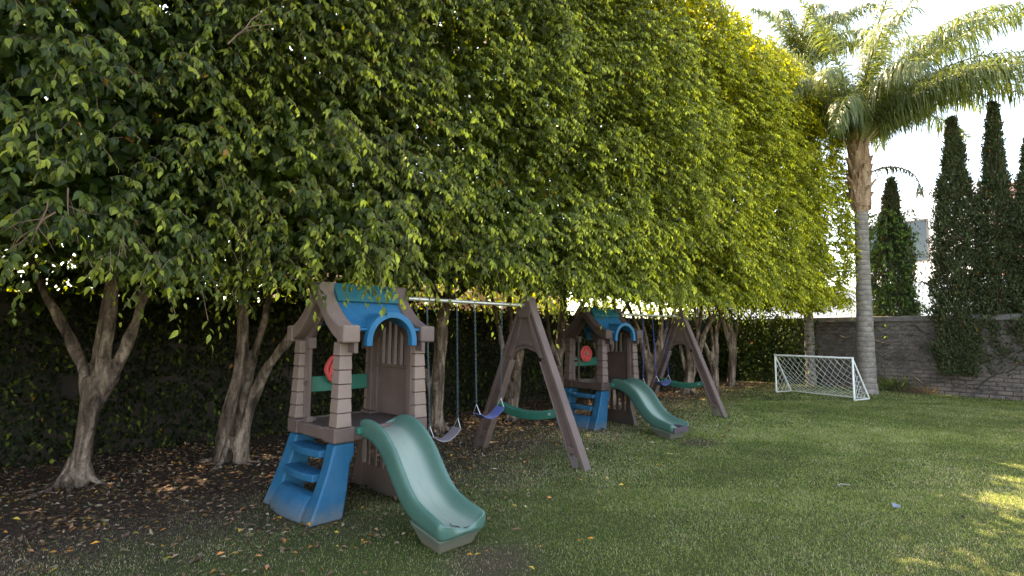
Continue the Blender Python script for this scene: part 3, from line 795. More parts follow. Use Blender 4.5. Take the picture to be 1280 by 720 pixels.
# long white house behind the end wall
hr = math.atan2(wd.y, wd.x)
g = at(1165, 440, 0); gd = Vector((px_ray(1170, 400)[0], px_ray(1170, 400)[1], 0)).normalized()
c = gd * 34.5
house('white_house', (c.x, c.y), (24, 6, 4.15), hr, M['white_wall'], 'long low white house beyond the brick wall, behind the cypresses', [], False)
c2 = gd * 36.5 + Vector((0, 0, 0))
up_ = house('white_house', (c2.x, c2.y), (5.2, 5, 9.0), hr, M['white_wall'], 'taller white house with dark window seen left of the cypresses', [(-0.9, 6.3, 3.0, 2.0)], False)
g3 = Vector((px_ray(1266, 300)[0], px_ray(1266, 300)[1], 0)).normalized() * 33
house('brick_house', (g3.x, g3.y), (1.0, 1.6, 8.4), hr, M['pink_wall'], 'pinkish house peeping out between the two right-hand cypresses', [], False)
g4 = hx(11.5, -16)
house('brick_house', (g4.x, g4.y), (9, 5, 4.2), math.atan2(T2[1], T2[0]), M['pink_wall'], 'reddish house glimpsed over the creeper-covered wall above the farther play set', [], False)

# ------------------------------------------------------------------ cypresses
def cypress(px, py, top_px, wid, label, seed, zb=.55, shrubby=0.0):
    rg = np.random.default_rng(seed); rd = random.Random(seed)
    p = at(px, py)
    a, b, c = px_ray(*top_px); s = p.y / b
    tx = a * s; H = EYE + c * s
    root = empty('cypress', p, 0, label, 'tree', 'slim cypresses in front of the brick wall')
    lean = tx - p.x
    path = [(0, 0, -.05), (0, 0, .5), (lean * .3, 0, 2), (lean * .9, 0, H * .85)]
    organic('trunk', [(path, [.085, .065, .05, .015])], M['cyp_bark'], root, voxel=.02, disp=.008, seed=seed, slim=1)
    q = int(15000 * H / 7 * wid / .6)
    z = zb + (H - zb) * rg.random(q) ** 1.15
    u = (z - zb) / (H - zb)
    prof = (1 + .16 * np.sin(z * 5 + seed) * np.sin(z * 2.3 + 1)) * np.interp(u, [0, .08, .3, .5, .68, .82, .92, 1], [.55, .80, .98, .92, .60, .36, .20, .05])
    ang = rg.uniform(0, 2 * np.pi, q)
    n_ = noise3(np.stack([np.cos(ang) * 1.2, np.sin(ang) * 1.2, z * 1.1], -1), 1.0, seed)
    n2 = noise3(np.stack([np.cos(ang) * 1.2, np.sin(ang) * 1.2, z * 1.3], -1), 2.6, seed + 1)
    r = wid * prof * (1 + .36 * n_ + .42 * n2) * 1.12 * (1 - rg.exponential(.2, q).clip(0, .9))
    P = np.stack([np.cos(ang) * r + lean * u, np.sin(ang) * r, z], -1)
    out = np.stack([np.cos(ang), np.sin(ang), np.full(q, 1.9)], -1)
    ss = rg.random(q) < .10; P[ss, :2] += (P[ss, :2] - np.stack([lean * u[ss], u[ss] * 0], -1)) * rg.uniform(.1, .45, (ss.sum(), 1))
    bag = Bag(); per = 5
    Pk = np.repeat(P, per, 0) + rg.normal(0, .035, (q * per, 3)); ok = np.repeat(out, per, 0) + rg.normal(0, .5, (q * per, 3))
    col = leaf_colors(q * per, rg, np.clip(rg.normal(-.2, .25, q * per), 0, 1), dark=(.030, .044, .020), mid=(.085, .105, .045), lime=(.24, .20, .11))
    col[rg.random(q * per) < .06] = (.12, .075, .05)
    bag.add(*leaves(Pk, ok, rg.normal(0, 1, (q * per, 3)), rg.uniform(.04, .10, q * per), col, LEAF_C * np.array([1, .7, 1]), LEAF_CF))
    if shrubby:
        q = int(1300 * shrubby); z = rg.uniform(1.6, 5.2, q); ang = rg.uniform(0, 2 * np.pi, q); rr = wid * rg.uniform(.7, 1.35, q)
        P = np.stack([np.cos(ang) * rr, np.sin(ang) * rr, z], -1)
        twigs(bag, P, nrm(np.stack([np.cos(ang), np.sin(ang), ang * 0], -1)), rg, .25, 7, .10, .7, np.full(q, .5), LEAF_F, LEAF_FF)
    bag.mesh('crown', M['ivy_leaf'], root)
    return root
cypress(1117, 486, (1114, 225), .50, 'cypress wrapped in leafy climber just right of the big palm', 11, .55, .6)
cypress(1203, 495, (1190, 150), .45, 'dark pointed cypress in front of the wall, second from the palm', 12)
cypress(1250, 498, (1241, 130), .40, 'slimmest tallest dark cypress, between two others by the right wall', 13, .6)
cypress(1302, 502, (1287, 172), .47, 'dark cypress cut off by the right edge of the photo', 14, .6)
# leafy creeper tufts across the wall top
bag = Bag(); q = 260
tt = rg.uniform(7.2, 12.5, q); P = np.array([tuple(wA + wd * a_) for a_ in tt]); P[:, 2] = 2.05 + rg.exponential(.18, q) - .1; P[:, 1] -= .25
k = noise3(np.stack([tt, tt * 0, tt * 0], -1), 1.3, 91) > -.05; P = P[k]
twigs(bag, P, nrm(rg.normal(0, .6, (len(P), 3)) - T3 * .6), rg, .3, 8, .09, .4, np.full(len(P), .75), LEAF_F, LEAF_FF)
tag(bag.mesh('wall_top_creeper', M['ficus_leaf']), 'sprawling bright leafy creeper on top of the brick wall among the cypresses', 'creeper')

# bare vine stems on the brick wall
rd = random.Random(21)
mb = MB()
nw = Vector((-0.817, -0.577, 0))
def wall_pt(s, z, o=.15): return wA + wd * s + nw * o + Vector((0, 0, z))
for k in range(30):
    s = rd.uniform(3.0, 12.0); z = rd.choice([rd.uniform(.1, .6), rd.uniform(.8, 1.7)]); ds = rd.choice((-1, 1)) * rd.uniform(.10, .2); dz = rd.uniform(-.09, .13)
    pts = []
    for j in range(rd.randint(6, 14)):
        pts.append(wall_pt(s, max(.02, min(1.95, z)), .145 + .03 * math.sin(j * 1.3 + k)))
        s += ds; z += dz + rd.uniform(-.11, .11); dz += rd.uniform(-.03, .03)
    mb.tube(pts, [.017 * (1 - .05 * j) * rd.uniform(.7, 1.3) for j in range(len(pts))], 5)
for k in range(6):      # hanging loops of dry stem
    s0 = 2.2 + .33 * k
    mb.tube([wall_pt(s0 + .36 * j / 8, 1.93 - .22 * math.sin(math.pi * j / 8), .16) for j in range(9)], .008, 5)
vn = mb.build('vine_stems', M['vine']); tag(vn, 'bare dark vine stems clinging to the painted brick wall', 'vine')

# ------------------------------------------------------------------ palms
def frond(length, az, el, curve, rg, nleaf=95, leaf_len=.62, seed=0, dry=False):
    """returns rachis points and leaflet arrays in palm space (origin at crown)"""
    k = 22; s = np.linspace(0, 1, k)
    e = el - curve * s ** 1.35
    dxy = np.cos(e); dz = np.sin(e)
    step = length / (k - 1)
    hor = np.concatenate([[0], np.cumsum((dxy[:-1] + dxy[1:]) / 2 * step)]); ver = np.concatenate([[0], np.cumsum((dz[:-1] + dz[1:]) / 2 * step)])
    sway = .12 * length * s ** 2 * rg.uniform(-1, 1)
    ax = np.array([math.cos(az), math.sin(az), 0]); sx = np.array([-math.sin(az), math.cos(az), 0])
    pts = hor[:, None] * ax + ver[:, None] * UP + sway[:, None] * sx
    tang = nrm(np.gradient(pts, axis=0))
    u = np.repeat(np.linspace(.16, 1, nleaf), 2); sg = np.tile([1., -1.], nleaf)
    u = np.clip(u + rg.normal(0, .006, len(u)), .14, 1)
    P = np.stack([np.interp(u, s, pts[:, i]) for i in range(3)], -1); Tg = nrm(np.stack([np.interp(u, s, tang[:, i]) for i in range(3)], -1))
    side = nrm(np.cross(Tg, UP)) * sg[:, None]
    upv = nrm(np.cross(side, Tg) * sg[:, None])
    upv = np.where(upv[:, 2:3] < 0, -upv, upv)
    L = leaf_len * np.interp(u, [.14, .3, .7, 1], [.7, 1.05, .95, .45]) * rg.uniform(.8, 1.15, len(u))
    D = side * rg.uniform(.4, 1.0, (len(u), 1)) + Tg * rg.uniform(.2, .9, (len(u), 1)) + upv * rg.uniform(-.7, .8, (len(u), 1))
    D = nrm(D)
    segs = 5; w0 = .0125
    V = []; sl = np.linspace(0, 1, segs + 1)
    d = D.copy(); p = P.copy(); rows = [(p.copy(), d.copy())]
    for j in range(segs):
        p = p + d * (L / segs)[:, None]; d = nrm(d - UP * (.62 + .25 * rg.random((len(u), 1)))); rows.append((p.copy(), d.copy()))
    wv = nrm(np.cross(D, upv + rg.normal(0, .25, D.shape)))
    wid = np.array([.7, 1, 1, .8, .5, .05]) * w0
    for j, (pp, dd) in enumerate(rows):
        V.append(pp + wv * wid[j]); V.append(pp - wv * wid[j])
    V = np.stack(V, 1)
    F = []
    for j in range(segs):
        a = 2 * j; F += [(a, a + 1, a + 3), (a, a + 3, a + 2)]
    F = (np.array(F)[None] + (np.arange(len(u)) * 2 * (segs + 1))[:, None, None]).reshape(-1, 3)
    if dry: base = np.array([[.10, .095, .035]]) * rg.uniform(.6, 1.4, (len(u), 1))
    else:
        a_ = rg.random((len(u), 1)); base = np.array([[.055, .085, .030]]) * (1 - a_) + np.array([[.20, .23, .085]]) * a_
    col = np.repeat(base, 2 * segs, 0)
    return pts, V.reshape(-1, 3), F, col

def palm(base, crown_z, r0, r1, fronds, label, seed, boots=True, fscale=1.0, lean=(0, 0)):
    rg = np.random.default_rng(seed); rd = random.Random(seed)
    root = empty('queen_palm', base, 0, label, 'palm', 'queen palms beside the brick wall')
    hz = crown_z - 1.7 if boots else crown_z
    mb = MB(); K = 26; pts = []; rad = []
    for j in range(K + 1):
        s = j / K
        pts.append((lean[0] * s * s, lean[1] * s * s, -.05 + s * (hz + .05)))
        rad.append((r0 + (r1 - r0) * min(1, s * 1.3)) * (1 + .03 * math.sin(j * 1.9)) * (1.18 if j == 0 else 1.06 if j == 1 else 1))
    mb.tube(pts, rad, 20)
    mb.build('trunk', M['palm_trunk'], root)
    top = Vector((lean[0], lean[1], crown_z))
    if boots:
        mb = MB()
        core = [(lean[0], lean[1], hz - .02), (lean[0], lean[1], hz + .3), (lean[0], lean[1], hz + .9), (lean[0], lean[1], crown_z + .1)]
        mb.tube(core, [r1 * 1.05, r1 * 1.5, r1 * 1.25, r1 * .8], 14)
        for k in range(34):     # overlapping old leaf bases
            a = k * 2.4; z = hz + .04 + 1.45 * k / 34; rr = r1 * (1.25 - .3 * abs(k / 34 - .3)); h = rd.uniform(.45, .75); flare = rd.uniform(.02, .14) + (.10 if k < 10 else .02)
            ax = Vector((math.cos(a), math.sin(a), 0)); sx = Vector((-math.sin(a), math.cos(a), 0)); o = Vector((lean[0], lean[1], z))
            secs = []
            for q, (hh, w, off) in enumerate(((0, .16, 0), (.35, .13, .035), (.7, .075, .06), (1, .03, flare))):
                cc = o + ax * (rr + off) + Vector((0, 0, hh * h)); w *= r1 / .14
                secs.append([cc + sx * w - ax * .05, cc + sx * w * .55 + ax * .02, cc - sx * w * .55 + ax * .02, cc - sx * w - ax * .05])
            mb.sweep(secs)
        mb.build('leaf_bases', M['palm_boot'], root, smooth=True)
    for f in fronds:
        L, az, el, cu = f[:4]; dry = len(f) > 4 and f[4]
        pts, V, F, col = frond(L * fscale, az, el, cu, rg, nleaf=int(170 if not dry else 60), leaf_len=.80 * fscale if not dry else .4, dry=dry)
        off = Vector(f[5]) if len(f) > 5 else Vector((0, 0, 0))
        pos = top + off
        fr = fast_mesh('frond', V, F, M['palm_leaf'], root, col); fr.location = pos
        mbr = MB(); mbr.tube([tuple(p) for p in pts], [.035 * (1 - .85 * j / (len(pts) - 1)) for j in range(len(pts))], 6)
        mbr.build('rachis', M['rachis'] if not dry else M['palm_boot'], fr)
    return root
pb = at(1085, 492)
fr = []
rd = random.Random(9)
# azimuth 0 = +X (right in the photo), 90 = away, 270 = towards the camera
for az, el, L, cu in ((5, 50, 4.6, 1.35), (-22, 62, 4.8, 1.6), (28, 66, 4.4, 1.3), (-50, 48, 4.0, 1.7), (60, 50, 3.8, 1.5), (95, 80, 4.2, 1.1), (150, 72, 3.8, 1.9), (178, 58, 3.4, 2.2), (205, 66, 3.6, 2.1), (235, 45, 3.3, 2.2),
                      (265, 60, 3.6, 2.0), (290, 70, 4.0, 1.7), (310, 48, 3.6, 1.6), (-8, 48, 4.4, 1.35), (335, 80, 4.6, 1.4), (120, 60, 3.4, 1.9), (200, 84, 4.2, 1.2), (40, 50, 3.8, 1.5), (268, 82, 4.8, 1.5), (182, 80, 4.6, 1.9), (320, 66, 5.0, 1.6), (150, 82, 5.0, 1.7), (10, 75, 5.0, 1.5), (-35, 74, 5.0, 1.5), (0, 62, 5.2, 1.45), (15, 58, 5.0, 1.3), (340, 45, 4.6, 1.45), (50, 72, 4.6, 1.4), (250, 74, 4.2, 1.9), (170, 66, 3.8, 2.0), (220, 60, 3.6, 1.9), (25, 82, 5.2, 1.3), (300, 84, 5.2, 1.35), (-14, 46, 4.5, 1.5), (22, 44, 4.5, 1.45), (-38, 52, 4.2, 1.6), (192, 56, 3.4, 2.1), (345, 70, 5.4, 1.4)):
    fr.append((1.12 * L * rd.uniform(.95, 1.05), R(az), R(el + (3 if el < 62 else 0)), cu * 1.0))
fr.append((1.9, R(-12), R(38), 2.6, True, (.1, 0, -.75)))
palm(pb, 6.6, .225, .165, fr, 'big queen palm with ringed grey trunk right of the football goal', 51, lean=(.05, 0))
pb2 = at(1014, 482)
fr = [(3.3, R(a_ + rd.uniform(-12, 12)), R(rd.uniform(35, 82)), rd.uniform(1.6, 2.3)) for a_ in range(0, 360, 26)]
a_, b__, c__ = px_ray(1012, 95); s = pb2.y / b__
palm(pb2, EYE + c__ * s, .14, .12, fr, 'slim queen palm whose trunk stands behind the football goal', 52, boots=False, fscale=.9)

# ------------------------------------------------------------------ play set
BW, BD = .932, .868      # deck
def rot_arc(cx, cz, r, a0, a1, n):
    return [(cx + r * math.cos(a0 + (a1 - a0) * k / n), cz + r * math.sin(a0 + (a1 - a0) * k / n)) for k in range(n + 1)]
ROOF_TOP = [(0, 1.985), (.06, 1.93), (.14, 1.835), (.23, 1.745), (.33, 1.67), (.43, 1.62), (.535, 1.60)]
def roof_z(v):
    v = abs(v); return float(np.interp(v, [p[0] for p in ROOF_TOP], [p[1] for p in ROOF_TOP]))
def make_play_set():
    root = empty('play_set', (0, 0, 0), 0, '', 'play set', 'playhouse climbers with swing frames on the lawn')
    # local axes: x along the row (u), y = -v (v towards the lawn)
    # deck
    mb = MB()
    mb.box((0, 0, .675), (BW - .02, BD - .02, .075))
    for sx in (-1, 1):
        for sy in (-1, 1):
            mb.box((sx * (BW / 2 - .085), sy * (BD / 2 - .085), .683), (.20, .20, .13))
    for sy in (-1, 1): mb.box((0, sy * (BD / 2 - .02), .68), (BW - .36, .05, .11))
    for sx in (-1, 1): mb.box((sx * (BW / 2 - .02), 0, .68), (.05, BD - .36, .11))
    deck = mb.build('deck', M['brown'], root, bevel=.018, seg=3)
    MB().box((0, 0, .718), (BW - .1, BD - .1, .012)).build('floor_panel', M['brown_dark'], deck)
    # corner posts of stacked blocks
    for sx in (-1, 1):
        for sy in (-1, 1):
            mb = MB(); n = 6; z0, z1 = .75, 1.47
            cxx = sx * .385; cyy = sy * .375
            for k in range(n):
                a = z0 + (z1 - z0) * k / n; b = z0 + (z1 - z0) * (k + 1) / n - .004
                def w(z): return .056 + .011 * ((z1 - z) / (z1 - z0)) ** 1.5
                wa = w(a) + .004; wb = w(b)
                oa = .012 * ((z1 - a) / (z1 - z0)) ** 1.5; ob = .012 * ((z1 - b) / (z1 - z0)) ** 1.5
                x0, y0 = cxx + sx * oa, cyy + sy * oa; x1, y1 = cxx + sx * ob, cyy + sy * ob
                mb.hexa([(x0 - wa, y0 - wa, a), (x0 + wa, y0 - wa, a), (x0 + wa, y0 + wa, a), (x0 - wa, y0 + wa, a),
                         (x1 - wb, y1 - wb, b), (x1 + wb, y1 - wb, b), (x1 + wb, y1 + wb, b), (x1 - wb, y1 + wb, b)])
            p = mb.build('post', M['tan'], root, bevel=.008, seg=2)
            MB().box((cxx - sx * .03, cyy - sy * .03, 1.11), (.075, .075, .73)).build('post_core', M['brown'], p, bevel=.01)
    # gable rafters: bell-curved
    for sx in (-1, 1):
        mb = MB(); x0, x1 = sx * .395 - .075, sx * .395 + .075
        top = ROOF_TOP
        bot = [(0, 1.82), (.06, 1.775), (.14, 1.69), (.23, 1.60), (.33, 1.525), (.43, 1.475), (.535, 1.46)]
        vt = [(-v, z) for v, z in reversed(top)] + [(v, z) for v, z in top[1:]]
        vb = [(-v, z) for v, z in reversed(bot)] + [(v, z) for v, z in bot[1:]]
        secs = [[(x0, v, z), (x1, v, z), (x1, v2, z2), (x0, v2, z2)] for (v, z), (v2, z2) in zip(vt, vb)]
        mb.sweep(secs)
        for sy in (-1, 1): mb.box((sx * .397, sy * .485, 1.535), (.162, .12, .152))
        mb.box((sx * .395, 0, 1.945), (.165, .15, .12))
        mb.build('gable', M['tan'] if sx < 0 else M['brown'], root, bevel=.02, seg=3)
        # inner brace
        mb = MB()
        for sy in (-1, 1): mb.sweep([[(sx * .35 - .02, sy * v, z), (sx * .35 + .02, sy * v, z), (sx * .35 + .02, sy * v, z - .09), (sx * .35 - .02, sy * v, z - .09)] for v, z in bot])
        mb.build('gable_brace', M['brown'], root, bevel=.006)
    # blue roof with dormer arch, one each side
    for sy in (-1, 1):
        W = .325; r = .242
        nu, nv = 45, 26
        V = []; F = []
        for j in range(nv + 1):
            v = .05 + (.515 - .05) * j / nv
            for i in range(nu + 1):
                u = -W + 2 * W * i / nu
                zr = roof_z(v) - .022
                groove = 0.006 if (v < .30 and min(abs(u + .16), abs(u - .0), abs(u - .16)) < .007) else 0
                za = 1.455 + (math.sqrt(max(0, 1 - (u / r) ** 2)) * .245 if abs(u) < r else -1) + .015
                k = .03
                hmx = max(k - abs(zr - za), 0) / k
                z = max(zr, za) + hmx * hmx * k / 4 - groove
                V.append((u, -sy * v * -1, z))
        for j in range(nv):
            for i in range(nu):
                a = j * (nu + 1) + i; F.append((a, a + 1, a + nu + 2, a + nu + 1))
        me = bpy.data.meshes.new('roof_panel'); me.from_pydata([(x, y, z) for x, y, z in V], [], F); me.update()
        bm = bmesh.new(); bm.from_mesh(me)
        # cut away eave under arch: lower front strip only where the arch spans is lifted already
        bmesh.ops.recalc_face_normals(bm, faces=bm.faces[:])
        if sum(f.normal.z for f in bm.faces) < 0: bmesh.ops.reverse_faces(bm, faces=bm.faces[:])
        bm.to_mesh(me); bm.free(); me.polygons.foreach_set('use_smooth', [True] * len(me.polygons))
        ro = link_mesh('roof_panel', me, M['roof_blue'], root)
        so_ = ro.modifiers.new('s', 'SOLIDIFY'); so_.thickness = .022; so_.offset = -1
        mb = MB()
        outer = [(r + .018, 1.43)] + [((r + .018) * math.cos(a), 1.47 + (.245 + .018) * math.sin(a)) for a in np.linspace(0, math.pi, 25)] + [(-r - .018, 1.43)]
        inner = [(r - .038, 1.43)] + [((r - .038) * math.cos(a), 1.47 + (.245 - .036) * math.sin(a)) for a in np.linspace(0, math.pi, 25)] + [(-r + .038, 1.43)]
        ya, yb = sy * .49, sy * .555
        mb.sweep([[(o[0], ya, o[1]), (o[0], yb, o[1]), (i_[0], yb, i_[1]), (i_[0], ya, i_[1])] for o, i_ in zip(outer, inner)])
        mb.build('dormer_trim', M['roof_blue'], ro, bevel=.006)
    mb = MB()
    prof = [(-.16, 1.835), (-.145, 1.87), (-.075, 1.965), (-.035, 2.005), (.035, 2.005), (.075, 1.965), (.145, 1.87), (.16, 1.835), (.12, 1.82), (0, 1.93), (-.12, 1.82)]
    mb.prism(prof, -.325, .325, 'x')
    mb.build('ridge_cap', M['teal'], root, bevel=.006)
    # far side upper wall with arched slats
    mb = MB(); x = .40; hw = .30
    mb.box((x, 0, .97), (.035, 2 * hw, .48))
    mb.box((x - .015, 0, 1.215), (.05, 2 * hw, .03))
    arch = [(y, 1.215 + .03 * math.cos(y / hw * 1.4)) for y in np.linspace(-hw, hw, 9)]
    for k in range(5):
        y = -.21 + .105 * k; zt = 1.50 + .19 * math.cos(y / .3 * 1.25)
        mb.box((x - .01, y, (1.2 + zt) / 2), (.04, .045, zt - 1.2))
    for sy in (-1, 1): mb.box((x - .012, sy * .285, 1.15), (.06, .055, .82))
    mb.sweep([[(x - .03, y, 1.50 + .19 * math.cos(y / .3 * 1.25) + .0), (x + .02, y, 1.50 + .19 * math.cos(y / .3 * 1.25)), (x + .02, y, 1.56 + .19 * math.cos(y / .3 * 1.25)), (x - .03, y, 1.56 + .19 * math.cos(y / .3 * 1.25))] for y in np.linspace(-.31, .31, 13)])
    mb.build('slatted_wall', M['brown'], root, bevel=.008)
    # far side lower wall with slats and flared foot
    mb = MB()
    x = .29
    mb.box((x, 0, .11), (.05, .70, .24)); mb.box((x, 0, .60), (.05, .70, .06))
    for k in range(5): mb.box((x - .012, -.25 + .125 * k, .40), (.022, .052, .38))
    for sy in (-1, 1):
        mb.prism([(sy * .33, .62), (sy * .42, .62), (sy * .43, .30), (sy * .52, .0), (sy * .33, .0)], x - .04, x + .04, 'x')
    mb.build('lower_slatted_wall', M['brown'], root, bevel=.01)
    # green board and steering wheel on the hedge side
    MB().box((0, .40, 1.045), (.66, .035, .15)).build('cross_board', M['green'], root, bevel=.01)
    wx, wy, wz = -.05, .31, 1.19
    mb = MB(); n = 24; rr = .122
    ring = [(wx + rr * (1 + .03 * math.cos(6 * 2 * math.pi * k / n)) * math.cos(2 * math.pi * k / n), wy, wz + rr * (1 + .03 * math.cos(6 * 2 * math.pi * k / n)) * math.sin(2 * math.pi * k / n)) for k in range(n + 1)]
    mb.tube(ring, .024, 8, cap=False)
    for k in range(3):
        a = math.pi / 2 + k * 2 * math.pi / 3
        mb.tube([(wx, wy, wz), (wx + rr * math.cos(a), wy, wz + rr * math.sin(a))], .024, 8)
    mb.tube([(wx, wy - .02, wz), (wx, wy + .012, wz)], rr * .8, 20)
    sw = mb.build('steering_wheel', M['red'], root)
    mb = MB(); mb.tube([(wx, wy - .035, wz), (wx, wy - .02, wz)], .032, 14); mb.build('hub', M['tan'], sw)
    MB().tube([(wx, wy, wz), (wx, wy + .08, wz - .1)], .03, 10).build('steering_post', M['red'], sw)
    # grab bar at the ladder opening
    mb = MB(); mb.tube([(-.43, .12, .74), (-.43, .12, 1.42)], .016, 10); mb.box((-.43, .12, 1.45), (.07, .07, .1)); mb.box((-.43, .12, .76), (.06, .06, .05)); mb.box((-.43, .16, 1.08), (.04, .1, .035))
    mb.build('grab_bar', M['brown'], root, bevel=.006)
    # ladder
    lad = MB()
    for sy in (-1, 1):
        ys = [(.43, .28), (.445, .285)]
        po = [(-.462, .615), (-.275, .615), (-.275, .52), (-.315, .44), (-.34, .25), (-.385, .0), (-.685, .0), (-.60, .20), (-.52, .42)]
        yo, yi = sy * .432, sy * .285
        def off(z): return sy * (.03 * (1 - z / .615))
        A = [lad.bm.verts.new((p[0], yo + off(p[1]), p[1])) for p in po]; B = [lad.bm.verts.new((p[0] + (.02 if p[0] < -.5 else 0), yi, p[1])) for p in po]
        n = len(po); lad.bm.faces.new(A); lad.bm.faces.new(list(reversed(B)))
        for i in range(n): lad.bm.faces.new([A[(i + 1) % n], A[i], B[i], B[(i + 1) % n]])
    lob = lad.build('ladder', M['blue'], root, bevel=.022, seg=3)
    for z, u0, u1 in ((.53, -.52, -.36), (.34, -.575, -.42)):
        mb = MB()
        secs = []
        for y in np.linspace(-.285, .285, 11):
            bow = .035 * (1 - (y / .285) ** 2)
            secs.append([(u0 - bow, y, z - .045), (u1, y, z - .045), (u1, y, z + .02), (u0 - bow, y, z + .02)])
        mb.sweep(secs); mb.build('step', M['blue'], lob, bevel=.015, seg=3)
    mb = MB(); secs = []
    for y in np.linspace(-.29, .29, 13):
        bow = .03 * (1 - (y / .29) ** 2)
        secs.append([(-.47, y, .0), (-.47, y, .17), (-.54, y, .205), (-.59 - bow * .5, y, .195), (-.635 - bow, y, .14), (-.675 - bow, y, .05), (-.68 - bow, y, .0)])
    mb.sweep(secs); mb.build('step', M['blue'], lob, bevel=.008)
    # slide
    path = [(.38, .70), (.47, .71), (.57, .705), (.67, .68), (.77, .63), (.86, .56), (.95, .465), (1.04, .365), (1.13, .285), (1.24, .215), (1.37, .175), (1.50, .155), (1.60, .148), (1.67, .145)]
    rimh = np.interp(range(14), [0, 1, 3, 6, 10, 12, 13], [.075, .10, .125, .135, .105, .085, .06])
    mb = MB(); secs = []; bedflag = []
    for k, (v, z) in enumerate(path):
        k0, k1 = max(k - 1, 0), min(k + 1, len(path) - 1)
        d = Vector((0, path[k1][0] - path[k0][0], path[k1][1] - path[k0][1])).normalized(); nn = Vector((0, -d.z, d.y))
        w = .205 + .01 * (k > 11); h = float(rimh[k]); ush = -.07 * (v - .43) / 1.2 - .02
        cs = [(-w - .006, -.085 + .03 * (k > 9)), (-w - .016, h * .6), (-w - .004, h), (-w + .03, h), (-w + .052, h * .55), (-w + .072, .02), (-w + .11, .0), (-.04, -.004), (.04, -.004), (w - .11, .0), (w - .072, .02), (w - .052, h * .55), (w - .03, h), (w + .004, h), (w + .016, h * .6), (w + .006, -.085 + .03 * (k > 9)), (w - .05, -.05), (-w + .05, -.05)]
        secs.append([Vector((c0 + ush, -(v + nn.y * c1), z + nn.z * c1)) for c0, c1 in cs])
        bedflag.append([0, 0, 0, .0, .1, .3, .9, 1, 1, .9, .3, .1, .0, 0, 0, 0, 0, 0])
    mb.sweep(secs)
    sl = mb.build('slide', M['slide'], root, subsurf=2)
    aa = sl.data.attributes.new('bed', 'FLOAT', 'POINT'); aa.data.foreach_set('value', np.array(bedflag, np.float32).ravel())
    mb = MB()
    mb.hexa([(-.27, -1.58, -.01), (.045, -1.58, -.01), (.065, -1.32, -.01), (-.225, -1.32, -.01), (-.31, -1.63, .10), (.09, -1.63, .10), (.12, -1.22, .15), (-.28, -1.22, .15)])
    mb.build('slide_foot', M['faded'], sl, bevel=.02, seg=3)
    for s in (-1, 1): MB().box((-.02 + s * .235, -.46, .71), (.05, .07, .06)).build('slide_bracket', M['green'], sl, bevel=.012)
    # swing beam
    AX = 2.381
    MB().tube([(.30, 0, 1.90), (AX + .03, 0, 1.90)], .022, 14).build('swing_beam', M['pipe'], root)
    # A-frame: two channel legs and an upper plate
    af = empty('a_frame', (AX, 0, 0)); af.parent = root
    aw = .868
    for s in (-1, 1):
        mb = MB(); th = .062
        def L(f0, z): # across-leg coordinate at height z: f0 0 outer .. 1 inner
            fo = np.interp(z, [0, 1.97], [aw + .085, .075]); wi = np.interp(z, [0, 1.2, 1.97], [.205, .175, .15])
            return s * (fo - f0 * wi)
        zs = [.0, .10, .16, 1.30]
        # outer flange, inner flange, web, foot block
        mb.prism([(L(0, 0), 0), (L(.34, 0), 0), (L(.30, 1.2), 1.2), (L(.33, 1.95), 1.95), (L(0, 1.95), 1.95)], -th, th, 'x')
        mb.prism([(L(.86, .0), .0), (L(1, .0), .0), (L(1, 1.2), 1.2), (L(.86, 1.2), 1.2)], -th * .92, th * .92, 'x')
        mb.prism([(L(.2, .20), .20), (L(.95, .20), .20), (L(.95, 1.22), 1.22), (L(.2, 1.22), 1.22)], -.018, .018, 'x')
        mb.prism([(L(.2, .16), .16), (L(.95, .16), .16), (L(.95, .24), .24), (L(.2, .24), .24)], -th * .9, th * .9, 'x')
        mb.build('leg', M['brown'], af, bevel=.014, seg=3)
    mb = MB(); th = .054
    def O(z, s, ins): return s * (np.interp(z, [0, 1.97], [aw + .085, .075]) - ins)
    # plate with a triangular recess: ring of quads around it
    out_ = [(O(1.20, -1, .03), 1.20), (-.27, 1.215), (-.17, 1.31), (0, 1.36), (.17, 1.31), (.27, 1.215), (O(1.20, 1, .03), 1.20), (O(1.90, 1, .04), 1.90), (O(1.90, -1, .04), 1.90)]
    mb.prism(out_, -.03, .03, 'x')
    mb.prism([(-.12, 1.44), (.12, 1.44), (.125, 1.375), (.0, 1.40), (-.125, 1.375)], -th, th, 'x')
    for s in (-1, 1):
        mb.prism([(s * .07, 1.80), (s * .02, 1.80), (s * .14, 1.43), (s * .245, 1.24), (s * .31, 1.24)], -th, th, 'x')
    mb.prism([(-.13, 1.86), (-.085, 1.98), (-.05, 2.01), (.05, 2.01), (.085, 1.98), (.13, 1.86), (.09, 1.74), (-.09, 1.74)], -.07, .07, 'x')
    mb.build('apex_plate', M['brown'], af, bevel=.012, seg=3)
    mb = MB(); secs = []
    for q in np.linspace(0, 1, 15):
        y = .50 - 1.01 * q; sag = -.075 * math.sin(math.pi * q); zc = .60 + sag
        secs.append([(-.045, y, zc - .05), (.04, y, zc - .06), (.05, y, zc + .05), (.035, y, zc + .055), (.015, y, zc + .03), (-.03, y, zc + .03), (-.045, y, zc + .05), (-.06, y, zc + .045)])
    mb.sweep(secs)
    cb = mb.build('cross_brace', M['green'], af, bevel=.006)
    for s in (-1, 1): MB().tube([(-.075, s * .42, .58), (-.045, s * .42, .58)], .016, 10).build('bolt', M['steel'], cb)
    return root
set1 = make_play_set()
LS = [(-1.4556, 5.2486, .805), (1.5612, 9.5633, .6752)]
set1.location = (LS[0][0], LS[0][1], 0); set1.rotation_euler.z = LS[0][2]
set1['label'] = 'nearer playhouse set with blue ladder, green slide and swing frame'
set2 = copy_tree(set1)
